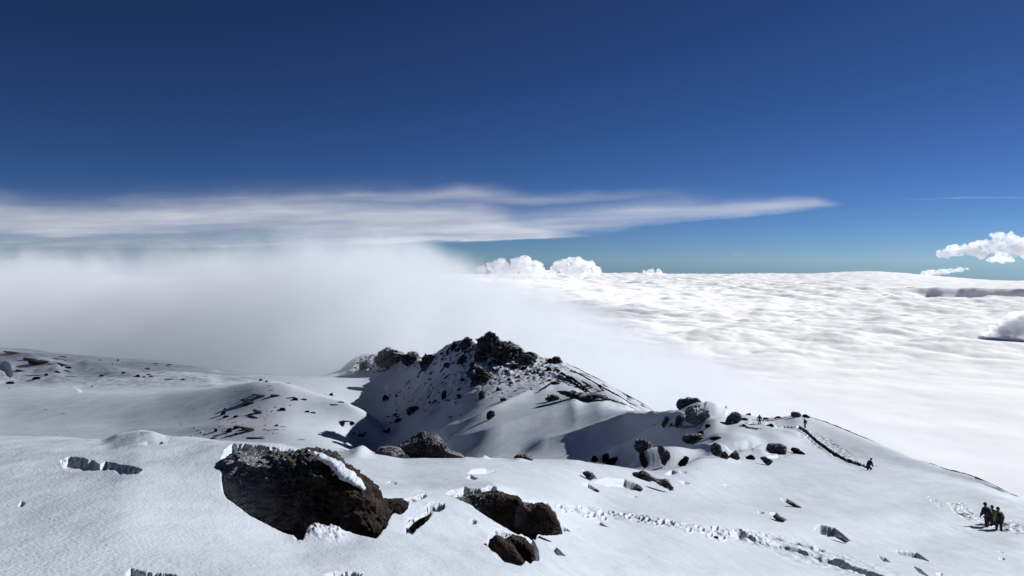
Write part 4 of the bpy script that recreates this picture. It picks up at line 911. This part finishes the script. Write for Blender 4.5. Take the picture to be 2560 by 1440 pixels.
def rest_scree(poly, n, w0, w1, lo, tilt=-.3):
    """the many smallest stones of a slope, too many to tell apart: joined into one object"""
    us = [p[0] for p in poly]; vs = [p[1] for p in poly]; k = 0
    while k < n:
        u = rng.uniform(min(us), max(us)); v = rng.uniform(min(vs), max(vs))
        if not inside(poly, u, v): continue
        d, z = surf(u, v, lo); W = 1.2 * (w0 + (w1 - w0) * rng.random() ** 2) / F * d; x, y, z = P(u, v, d)
        b_ = len(SCV); r_ = [rng.uniform(.6, 1.2) for _ in range(12)]
        for q, vt in enumerate(ICO): SCV.append((x + vt[0] * W * .55 * r_[q], y + vt[1] * W * .5 * r_[q], z + vt[2] * W * .45 * r_[q]))
        for f in ICOF: SCF.append([b_ + q for q in f])
        k += 1
bm_ = bmesh.new(); bmesh.ops.create_icosphere(bm_, subdivisions=1, radius=1); ICO = [tuple(v.co) for v in bm_.verts]; ICOF = [[v.index for v in f.verts] for f in bm_.faces]; bm_.free()
SCV, SCF = [], []
def zone(u, v, us, vs, names_u, names_v):
    return names_v[sum(v > q for q in vs)] + ' ' + names_u[sum(u > q for q in us)]
def scatter2(poly, n, w0, w1, group, labf, lo, a0, a1, kinds, tilt, dens=None):
    us = [p[0] for p in poly]; vs = [p[1] for p in poly]; k = 0
    while k < n:
        u = rng.uniform(min(us), max(us)); v = rng.uniform(min(vs), max(vs))
        if not inside(poly, u, v) or (dens and rng.random() > dens(u, v)): continue
        wv = w0 + (w1 - w0) * rng.random() ** 2.2; asp = rng.uniform(a0, a1)
        scatter_rock(u, v, wv, asp, group, labf(u, v, wv, asp), lo, 1.0, kinds, tilt); k += 1
def size_word(w, q=(5, 8, 12)): return ('tiny', 'small', 'fair-sized', 'large')[sum(w > x for x in q)]
def shape_word(a): return 'flat' if a < .5 else ('squat' if a < .8 else ('blocky' if a < 1.05 else 'upright'))
GF = 'rocks studding the shaded face of the ridge'
FL = lambda u, v, w, a: f"{size_word(w)} {shape_word(a)} dark rock on the {zone(u, v, (1060, 1120, 1180, 1240, 1300), (900, 930, 960, 1000), ('far left', 'left', 'centre left', 'centre', 'centre right', 'right'), ('top', 'upper', 'middle', 'lower', 'lowest'))} of the shaded ridge face"
scatter2([(1060, 915), (1130, 872), (1188, 868), (1300, 912), (1370, 905), (1400, 940), (1350, 970), (1250, 1000), (1200, 1040), (1120, 1040), (1010, 1035), (960, 1000), (1000, 965)], 84, 4, 16,
        GF, FL, 8, .6, 1.3, (0, 2, 5, 3), -.5, lambda u, v: 1.0 if v < 960 else (.45 if v < 1000 else .18))
scatter2([(1090, 890), (1150, 856), (1190, 866), (1240, 880), (1260, 905), (1330, 905), (1390, 905), (1340, 935), (1200, 915), (1100, 905)], 26, 7, 20, GF, FL, 8, .6, 1.1, (0, 2, 5), -.5)
scatter2([(1375, 915), (1400, 925), (1450, 950), (1500, 985), (1440, 975), (1390, 950)], 16, 8, 22, 'rocks on the sunlit nose of the ridge',
        lambda u, v, w, a: f"{size_word(w, (10, 13, 17))} dark rock on the {zone(u, v, (1405, 1440), (935, 960), ('left', 'middle', 'right'), ('upper', 'mid', 'lower'))} of the sunlit ridge nose", 8, .35, .6, (3, 4, 1), .45)
scatter2([(1500, 985), (1400, 906), (1408, 908), (1640, 1026), (1620, 1024)], 14, 14, 38, 'rock streaks down the outer slope',
        lambda u, v, w, a: f"{size_word(w, (18, 24, 30))} thin streak of rock {('near the top', 'in the upper half', 'in the lower half', 'near the bottom')[sum(u > q for q in (1450, 1520, 1580))]} of the slope right of the summit", 8, .22, .34, (4,), .52)
scatter2([(900, 890), (950, 884), (1045, 900), (1040, 918), (1000, 930), (900, 935), (880, 925)], 14, 6, 14, 'rocks of the far rim',
        lambda u, v, w, a: f"{size_word(w)} dark rock on the {zone(u, v, (930, 970, 1005), (905, 920), ('foggiest left', 'centre left', 'centre right', 'clear right'), ('top', 'middle', 'foot'))} of the far crater rim", 8, .6, 1.0, (0, 1, 5), 0)
rest_scree([(1060, 915), (1130, 872), (1188, 868), (1300, 905), (1390, 905), (1400, 940), (1350, 970), (1250, 1000), (1120, 1010), (1000, 1020), (960, 1000), (1000, 965)], 420, 2, 7, 8)
rest_scree([(1090, 890), (1150, 856), (1190, 866), (1240, 880), (1260, 905), (1330, 905), (1390, 905), (1340, 935), (1200, 925), (1100, 905)], 230, 2.5, 9, 8)
rest_scree([(900, 890), (950, 884), (1045, 900), (1040, 918), (1000, 930), (900, 935), (880, 925)], 170, 2, 8, 8)
rest_scree([(540, 1040), (600, 1035), (650, 1050), (720, 1075), (690, 1098), (600, 1098), (530, 1095)], 60, 1.2, 4, 6.2)
rest_scree([(640, 1010), (700, 1030), (690, 1055), (640, 1045)], 30, 1.2, 3.5, 6.2)
rest_scree([(950, 1030), (1000, 1010), (1010, 1050), (960, 1070)], 20, 2, 6, 6.2)
# the rocky mound and the hills at the left, larger patches placed one by one
def ML_(u, v, w, h): return f"{size_word(w, (8, 14, 22))} {'slab-like' if h / w < .4 else 'rounded'} rock on the {zone(u, v, (560, 600, 640, 680, 720, 800, 880, 950), (970, 1000, 1030, 1060, 1085), ('far left', 'left', 'mid left', 'centre', 'mid right', 'right', 'right tail', 'outer right tail', 'last right end'), ('crest', 'upper', 'middle', 'lower middle', 'lower', 'foot'))} of the mound across the crater"
MG = 'rocks of the mound across the crater floor'
for (u, v, w_, h_) in [(663, 990, 32, 9), (645, 986, 20, 6), (698, 988, 20, 6), (730, 994, 18, 8), (738, 1000, 14, 6), (753, 998, 18, 6), (634, 1005, 32, 7), (622, 1012, 22, 8), (657, 1013, 14, 8), (718, 1008, 12, 5), (722, 1013, 8, 4),
       (633, 1026, 22, 12), (628, 1036, 16, 14), (642, 1043, 24, 10), (655, 1031, 22, 6), (707, 1024, 16, 5), (768, 1030, 10, 4), (776, 1032, 16, 6), (652, 952, 10, 5), (676, 965, 10, 6), (681, 976, 12, 6), (696, 960, 8, 5), (721, 958, 11, 7),
       (666, 955, 6, 4), (688, 1019, 4, 3), (558, 1037, 12, 9), (566, 1043, 14, 5), (546, 1034, 8, 4), (590, 1043, 12, 5), (587, 1056, 14, 8), (604, 1068, 18, 12), (612, 1076, 20, 14), (635, 1074, 30, 8), (588, 1072, 18, 16), (573, 1080, 14, 14),
       (540, 1078, 10, 8), (543, 1088, 12, 8), (541, 1095, 22, 5), (589, 1086, 6, 8), (645, 1094, 28, 8), (655, 1092, 14, 5), (682, 1073, 22, 6), (692, 1065, 9, 4), (708, 1067, 12, 5), (562, 1024, 6, 5), (749, 1100, 20, 4),
       (811, 985, 12, 3), (828, 989, 9, 7), (846, 1005, 18, 7), (841, 1011, 20, 4), (881, 1012, 14, 3), (905, 1022, 12, 4), (853, 1052, 24, 4), (880, 1056, 16, 3), (897, 1087, 18, 8), (966, 1080, 16, 6), (973, 1076, 8, 6), (975, 1041, 14, 5), (990, 1038, 10, 5), (998, 1040, 12, 6), (994, 1054, 14, 9), (1040, 1026, 16, 10), (912, 1082, 6, 3), (883, 1082, 8, 3)]:
    scatter_rock(u, v, w_, min(1.1, h_ / w_ * 1.5), MG, ML_(u, v, w_, h_), 6.2, 1.3, (3, 2) if w_ < 18 else (3, 4), .12)
for (u, v, w_, h_) in [(488, 1070, 8, 5), (498, 1076, 9, 5), (507, 1081, 11, 6), (514, 1086, 8, 5), (482, 1090, 10, 4), (493, 1094, 8, 3), (456, 1061, 6, 2), (422, 1048, 5, 3)]:
    scatter_rock(u, v, w_, h_ / w_, 'stones along the small spur behind the drift', f"{size_word(w_, (6, 8, 10))} dark stone on the little spur behind the snow drift, {zone(u, v, (470, 490, 503), (1066, 1079, 1088), ('left', 'left of middle', 'right of middle', 'right'), ('top', 'upper', 'lower', 'bottom'))}", 6.2, .9, (3, 1), .3)
for (u, v, w_, h_) in [(148, 1011, 5, 3), (116, 1024, 7, 4), (168, 1033, 15, 4), (135, 1040, 6, 3), (101, 1050, 9, 4), (83, 1082, 10, 5), (72, 1086, 7, 3), (144, 1086, 6, 4), (170, 1079, 7, 4), (204, 1026, 4, 3), (58, 1025, 4, 2), (233, 1071, 6, 2), (235, 1016, 4, 2), (75, 1054, 4, 3), (49, 1087, 4, 2)]:
    scatter_rock(u, v, w_, h_ / w_, 'stones dotted over the crater floor', f"{size_word(w_, (5, 7, 11))} dark stone on the white crater floor, {zone(u, v, (60, 90, 125, 160), (1030, 1060), ('far left', 'left', 'middle', 'right of middle', 'right'), ('back', 'mid', 'front'))} of its scatter", 6.2, .9, (3, 1), 0)
def HL_(u, v, w, h): return f"{size_word(w, (8, 14, 26))} {'streak of' if h / w < .35 else 'patch of'} dark rock on the {zone(u, v, (50, 80, 110, 140, 180, 260, 320, 380, 430), (890, 905, 925, 940), ('extreme left', 'far left', 'left', 'left centre', 'centre', 'right of centre', 'middle right', 'right', 'far right', 'rightmost end'), ('skyline', 'upper', 'middle', 'lower', 'bottom'))} of the left snow hills"
for (u, v, w_, h_) in [(35, 869, 50, 5), (45, 884, 44, 5), (92, 886, 20, 3), (148, 893, 28, 14), (160, 900, 22, 10), (120, 904, 40, 12), (95, 899, 30, 6), (138, 910, 24, 8), (70, 932, 34, 9), (85, 940, 34, 12), (92, 948, 18, 6), (55, 926, 20, 6), (116, 939, 10, 5), (158, 926, 22, 7), (145, 932, 18, 4),
        (170, 920, 18, 4), (182, 943, 24, 7), (38, 944, 8, 12), (26, 960, 18, 6), (30, 953, 8, 5), (255, 941, 12, 4), (265, 944, 8, 3), (279, 950, 14, 3), (309, 934, 10, 4), (320, 941, 8, 4), (345, 942, 14, 5), (360, 944, 8, 3), (372, 938, 10, 3), (378, 942, 8, 3), (405, 911, 20, 4), (415, 916, 10, 5), (434, 917, 8, 4), (425, 913, 14, 3),
        (436, 948, 20, 6), (459, 949, 10, 3), (295, 902, 6, 4), (282, 911, 4, 3), (305, 908, 4, 2), (250, 901, 6, 2), (105, 957, 8, 2), (230, 967, 6, 2), (22, 972, 4, 2), (205, 929, 4, 2), (370, 923, 14, 3)]:
    scatter_rock(u, v, w_, min(1, h_ / w_ * 1.6), 'rocks of the far left hills', HL_(u, v, w_, h_), 8, 1.2, (3, 2) if w_ < 20 else (3, 4), .15)

sc = mesh_from('scree', SCV, SCF, R_PLAIN, False); tag(sc, 'countless small dark stones speckling the ridge face, far rim and mound', 'scree', None, 'stuff')
# ------------------------------------------------------------------ people
def cloth(name, c, r=.85):
    m, nt, N, L = new_mat(name)
    out = N('ShaderNodeOutputMaterial'); p = N('ShaderNodeBsdfPrincipled'); p.inputs['Roughness'].default_value = r
    n = N('ShaderNodeTexNoise'); n.inputs['Scale'].default_value = 9; mx = N('ShaderNodeMix'); mx.data_type = 'RGBA'
    mx.inputs[6].default_value = (*[q * .75 for q in c], 1); mx.inputs[7].default_value = (*[min(1, q * 1.25) for q in c], 1)
    tc = N('ShaderNodeTexCoord'); L(tc.outputs['Object'], n.inputs['Vector'])
    L(n.outputs[0], mx.inputs[0]); L(mx.outputs[2], p.inputs['Base Color']); L(p.outputs[0], out.inputs[0])
    return m
C_BLACK = cloth('black_cloth', (.012, .012, .016)); C_NAVY = cloth('navy_cloth', (.018, .020, .045)); C_OLIVE = cloth('olive_cloth', (.26, .24, .05))
C_SKIN = cloth('skin', (.12, .07, .045), .6); C_DARK = cloth('dark_cloth', (.02, .02, .028)); C_RED = cloth('maroon_cloth', (.045, .02, .024)); C_METAL = cloth('pole_metal', (.08, .08, .09), .4)
C_GREY = cloth('grey_cloth', (.05, .052, .06))
def skin_mesh(name, pts, edges, mat, parent, sub=1):
    """one continuous surface grown over joints; pts: {name: (x, y, z, radius)}, the first is the root"""
    me = bpy.data.meshes.new(name); ks = list(pts)
    me.from_pydata([pts[k][:3] for k in ks], [(ks.index(a), ks.index(b)) for a, b in edges], [])
    o = bpy.data.objects.new(name, me); SC.collection.objects.link(o); me.materials.append(mat)
    m = o.modifiers.new('skin', 'SKIN'); m.use_smooth_shade = True
    lay = me.skin_vertices[0].data if me.skin_vertices else None
    if lay is None:
        bpy.context.view_layer.objects.active = o
    for i, k in enumerate(ks):
        s = me.skin_vertices[0].data[i]; s.radius = (pts[k][3], pts[k][3]); s.use_root = (i == 0)
    if sub: q = o.modifiers.new('sub', 'SUBSURF'); q.levels = sub; q.render_levels = sub
    o.parent = parent
    return o
def skeleton(pose):
    st = pose.get('stride', .12); ln = pose.get('lean', .05); cr = pose.get('crouch', 0.0)
    ax = pose.get('arm_l', (-.27, .16, 1.0)); ay = pose.get('arm_r', (.27, .16, 1.0))
    h = -cr * .48
    p = {'pelvis': (0, 0, .94 + h, .14), 'spine': (0, .02 + ln * .5, 1.18 + h, .135), 'chest': (0, .02 + ln, 1.38 + h, .16), 'neck': (0, .03 + ln * 1.3, 1.51 + h, .062),
         'head': (0, .05 + ln * 1.5, 1.60 + h, .088), 'crown': (0, .05 + ln * 1.6, 1.70 + h, .085)}
    e = [('pelvis', 'spine'), ('spine', 'chest'), ('chest', 'neck'), ('neck', 'head'), ('head', 'crown')]
    for s, n, hand in ((-1, 'l', ax), (1, 'r', ay)):
        sh = (s * .19, .01 + ln, 1.42 + h, .07); wr = (hand[0], hand[1], hand[2] + h, .035)
        el = ((sh[0] + wr[0]) / 2 + s * .05, (sh[1] + wr[1]) / 2 - .07, (sh[2] + wr[2]) / 2 - .04, .05)
        p['sh_' + n] = sh; p['el_' + n] = el; p['wr_' + n] = wr
        d = Vector((wr[0] - el[0], wr[1] - el[1], wr[2] - el[2])).normalized()
        p['palm_' + n] = (wr[0] + d.x * .07, wr[1] + d.y * .07, wr[2] + d.z * .07, .032)
        e += [('chest', 'sh_' + n), ('sh_' + n, 'el_' + n), ('el_' + n, 'wr_' + n), ('wr_' + n, 'palm_' + n)]
        if pose.get('fingers'):
            for k in range(4):
                off = (k - 1.5) * .021; L_ = (.052, .062, .058, .045)[k]
                b = (p['palm_' + n][0] + d.x * .03, p['palm_' + n][1] + off + d.y * .03, p['palm_' + n][2] + d.z * .03)
                p[f'f{k}{n}'] = (b[0] + d.x * L_ * .6, b[1] + d.y * L_ * .6, b[2] + d.z * L_ * .6, .010)
                p[f'g{k}{n}'] = (b[0] + d.x * L_ - s * .025, b[1] + d.y * L_, b[2] + d.z * L_, .008)
                e += [('palm_' + n, f'f{k}{n}'), (f'f{k}{n}', f'g{k}{n}')]
            p['th_' + n] = (p['palm_' + n][0] - s * .03, p['palm_' + n][1] + .04, p['palm_' + n][2] - .01, .011)
            e.append(('palm_' + n, 'th_' + n))
        f = st * s
        hip = (s * .095, 0, .86 + h, .10); kn = (s * .11, .06 + f * .5 + cr * .32, .48 + h * .45, .072); an = (s * .11, -.02 + f, .09, .05)
        p['hip_' + n] = hip; p['kn_' + n] = kn; p['an_' + n] = an; p['toe_' + n] = (s * .12, .13 + f, .045, .045)
        e += [('pelvis', 'hip_' + n), ('hip_' + n, 'kn_' + n), ('kn_' + n, 'an_' + n), ('an_' + n, 'toe_' + n)]
    return p, e
def person(u, v, d, label, yaw, pose, jacket, trousers, pack=None, hat=None, group=None, full=True, hgt=1.0, sink=0.0):
    root = bpy.data.objects.new('person', None); SC.collection.objects.link(root)
    root.location = P(u, v, d); root.location.z -= sink; root.rotation_euler = (0, 0, math.radians(yaw)); root.scale = (hgt,) * 3
    tag(root, label, 'person', group)
    p, e = skeleton(pose)
    b = skin_mesh('body', p, e, C_SKIN if full else trousers, root)
    def part(name, keys, grow, mat):
        kk = {k: (p[k][0], p[k][1], p[k][2], p[k][3] + grow) for k in keys}
        return skin_mesh(name, kk, [(a, c) for a, c in e if a in kk and c in kk], mat, root)
    part('jacket', ['pelvis', 'spine', 'chest', 'neck', 'sh_l', 'sh_r', 'el_l', 'el_r', 'wr_l', 'wr_r'], .045, jacket)
    if full: part('trousers', ['pelvis', 'hip_l', 'hip_r', 'kn_l', 'kn_r', 'an_l', 'an_r', 'toe_l', 'toe_r'], .018, trousers)
    if hat:
        bm = bmesh.new(); bmesh.ops.create_icosphere(bm, subdivisions=3, radius=.118)
        for q in bm.verts:
            if q.co.z < -.02: q.co.z = -.02 + (q.co.z + .02) * .25
            q.co.z *= 1.15
        me = bpy.data.meshes.new('hat'); bm.to_mesh(me); bm.free(); me.materials.append(hat)
        me.polygons.foreach_set('use_smooth', np.ones(len(me.polygons), bool))
        o = bpy.data.objects.new('hat', me); SC.collection.objects.link(o); o.location = (p['crown'][0], p['crown'][1], p['crown'][2] - .02); o.parent = root
    if pack:
        bm = bmesh.new(); bmesh.ops.create_cube(bm, size=1)
        bmesh.ops.bevel(bm, geom=bm.edges[:] + bm.verts[:], offset=.16, segments=3, affect='EDGES')
        for q in bm.verts:
            q.co.x *= .34 * (1 - .12 * (q.co.z > 0)); q.co.y *= .24; q.co.z *= .54
            q.co.y += .03 * math.sin(q.co.z * 9)
        me = bpy.data.meshes.new('backpack'); bm.to_mesh(me); bm.free(); me.materials.append(pack)
        me.polygons.foreach_set('use_smooth', np.ones(len(me.polygons), bool))
        o = bpy.data.objects.new('backpack', me); SC.collection.objects.link(o)
        o.location = (0, p['chest'][1] - .27, p['chest'][2] - .14); o.rotation_euler = (-pose.get('lean', .05), 0, 0); o.parent = root
    return root, p
def pole(root, p, hand, foot, label):
    a = root.matrix_basis
    s = root.scale[0]; R = root.rotation_euler.to_matrix()
    h = root.location + R @ (Vector(hand) * s); f = root.location + R @ (Vector(foot) * s)
    bm = bmesh.new(); ax = (h - f)
    h = h + ax.normalized() * .12; ax = h - f; q = ax.to_track_quat('Z', 'Y').to_matrix()
    prof = [(0, .006), (.05, .012), (.055, .05), (.06, .012), (.6, .010), (.85, .012), (.86, .022), (.99, .024), (1, .008)]
    vs, fs = [], []
    for t, r in prof:
        for k in range(8):
            an = 2 * math.pi * k / 8; vs.append(q @ Vector((math.cos(an) * r, math.sin(an) * r, t * ax.length)))
    for i in range(len(prof) - 1):
        for k in range(8):
            k2 = (k + 1) % 8; fs.append((i * 8 + k, i * 8 + k2, i * 8 + 8 + k2, i * 8 + 8 + k))
    o = mesh_from('trekking_pole', vs, fs, C_METAL, True, f); tag(o, label, 'trekking pole')
GT = 'three walkers setting off down the lower right slope'
dT = on(2478, 1322, 2.6, 6)
a_, p_ = person(2469, 1329, dT + .5, 'tall person all in black, left of the three walkers, bowed head seen from behind', 8, {'lean': .10, 'stride': .14, 'arm_l': (-.34, .18, .98), 'arm_r': (.26, .12, .98), 'fingers': True}, C_BLACK, C_BLACK, C_DARK, C_BLACK, GT, hgt=1.13)
pole(a_, p_, (-.34, .20, .98), (-.42, .05, .10), 'thin trekking pole in the left hand of the tall walker in black')
person(2483, 1331, dT + 1.6, 'person in dark navy clothes half hidden between two other walkers', -6, {'lean': .06, 'stride': .1, 'fingers': True}, C_NAVY, C_NAVY, None, C_GREY, GT, hgt=1.08)
c_, p_ = person(2498, 1339, dT - .1, 'person in olive yellow jacket with black backpack, seen from behind', -8, {'lean': .07, 'stride': -.12, 'arm_l': (-.27, .06, .96), 'fingers': True}, C_OLIVE, C_BLACK, C_BLACK, C_BLACK, GT, hgt=1.1)
d1 = on(2012, 1071, 6.2, 8)
s_, p_ = person(2013, 1071, d1, 'person in dark clothes standing at the top of the sunken path, facing left', 90, {'lean': .08, 'stride': .06, 'arm_l': (-.2, .42, 1.12), 'arm_r': (.25, .12, .98)}, C_BLACK, C_BLACK, C_DARK, C_BLACK, hgt=1.02)
pole(s_, p_, (-.2, .44, 1.10), (-.25, .62, .02), 'trekking pole held out by the walker at the top of the sunken path')
d2 = on(1900, 1062, 6.2, 8)
w_, p_ = person(1899, 1063, d2, 'person in dark clothes with a bulky pack coming over the rocky hillcrest', 160, {'lean': .12, 'stride': .16, 'arm_l': (-.34, .2, 1.0), 'arm_r': (.34, .2, 1.0)}, C_DARK, C_BLACK, C_RED, C_BLACK, hgt=1.08)
d3 = on(2172, 1176, 6.0, 8)
k_, p_ = person(2171, 1178, d3, 'person crouching low at the bottom end of the sunken path', -60, {'lean': .26, 'crouch': .95, 'stride': .12, 'arm_l': (-.26, .40, .95), 'arm_r': (.26, .40, .95)}, C_DARK, C_BLACK, C_BLACK, C_BLACK, hgt=1.15)
pole(k_, p_, (.26, .45, .50), (.25, 1.15, .42), 'trekking pole held level by the crouching walker')
GG = 'distant group of walkers resting in the saddle under the ridge'
d4 = on(1420, 1006, 6.5, 9)
for i, (u, v, yw, jk, hg, cr, lab) in enumerate([
    (1401, 1004.5, 20, C_DARK, 1.0, 0, 'lone distant person standing a little left of the resting group'),
    (1412.8, 1005, 60, C_GREY, .95, .85, 'distant person sitting at the left end of the resting group'),
    (1416.5, 1005, -20, C_BLACK, 1.05, 0, 'distant dark person standing second from left in the resting group'),
    (1420.5, 1005, 10, C_NAVY, 1.0, .1, 'distant person in the middle of the resting group'),
    (1424.5, 1005, -10, C_DARK, 1.0, .3, 'distant slightly stooped person right of the middle of the resting group'),
    (1429, 1004.8, 30, C_BLACK, 1.06, 0, 'distant tall dark person standing at the right of the resting group'),
    (1435.5, 1005, -30, C_GREY, .9, .7, 'distant person in grey crouching at the far right of the resting group')]):
    person(u, v, d4, lab, yw, {'crouch': cr, 'stride': .08}, jk, C_BLACK, None, None, GG, False, hg)
# a bird gliding above the hillcrest
def bird(u, v, d, span):
    x, y, z = P(u, v, d); vs, fs = [], []
    prof = [(-.5, .01), (-.35, .06), (-.1, .09), (.15, .10), (.32, .07), (.42, .06), (.55, .012)]
    for yy, r in prof:
        for k in range(8):
            an = 2 * math.pi * k / 8; vs.append((r * math.cos(an), yy, r * .9 * math.sin(an)))
    for i in range(len(prof) - 1):
        for k in range(8):
            k2 = (k + 1) % 8; fs.append((i * 8 + k, i * 8 + k2, i * 8 + 8 + k2, i * 8 + 8 + k))
    fs.append(tuple(range(8))[::-1]); fs.append(tuple(range(48, 56)))
    root = mesh_from('bird', np.array(vs) * span, fs, C_BLACK, True, (x, y, z)); tag(root, 'small dark bird in the air just above the snowy hillcrest', 'bird')
    for s in (-1, 1):
        w_ = [(.06, .18, .02), (.06, -.14, .02), (.42, .20, .30), (.42, -.12, .29), (.80, .05, .62), (.86, -.10, .66)]
        v2 = [(s * a, b, c + .012) for a, b, c in w_] + [(s * a, b, c - .012) for a, b, c in w_]
        f2 = [(0, 1, 3, 2), (2, 3, 5, 4), (6, 8, 9, 7), (8, 10, 11, 9), (0, 2, 8, 6), (2, 4, 10, 8), (1, 7, 9, 3), (3, 9, 11, 5), (4, 5, 11, 10), (0, 6, 7, 1)]
        mesh_from('wing', np.array(v2) * span, f2, C_BLACK, False, (0, 0, 0), root)
    t = [(-.05, -.45, .01), (.05, -.45, .01), (.12, -.75, .02), (-.12, -.75, .02)]
    mesh_from('tail', np.array(t + [(a, b, c - .02) for a, b, c in t]) * span, [(0, 1, 2, 3), (7, 6, 5, 4), (0, 4, 5, 1), (1, 5, 6, 2), (2, 6, 7, 3), (3, 7, 4, 0)], C_BLACK, False, (0, 0, 0), root)
    root.rotation_euler = (0, .5, math.radians(70))
bird(1815, 1020, 120, .46)

# ------------------------------------------------------------------ look-alikes that share a description: tell them apart by their order
def _tell_apart():
    by = {}
    for o in SC.objects:
        if o.parent is None and o.get('label'): by.setdefault(o['label'], []).append(o)
    word = {2: 'two', 3: 'three', 4: 'four', 5: 'five', 6: 'six', 7: 'seven', 8: 'eight'}
    nth = ['leftmost', 'second', 'third', 'fourth', 'fifth', 'sixth', 'seventh']
    for lab, os_ in by.items():
        n = len(os_)
        if n < 2 or n > 8: continue
        os_.sort(key=lambda o: o.location.x / o.location.y)
        for i, o in enumerate(os_):
            pre = ('left' if i == 0 else 'right') + ' of two' if n == 2 else (nth[i] if i < n - 1 else 'rightmost') + ' of ' + word[n]
            t = pre + ' ' + lab
            for cut in (' dark', ' across the crater', ' of the summit', ' shaded', ' fair-sized', ' small', ' large', ' tiny', ' rounded', ' distant', ' left snow'):
                if len(t.split()) > 16: t = t.replace(cut, '')
            o['label'] = t
_tell_apart()
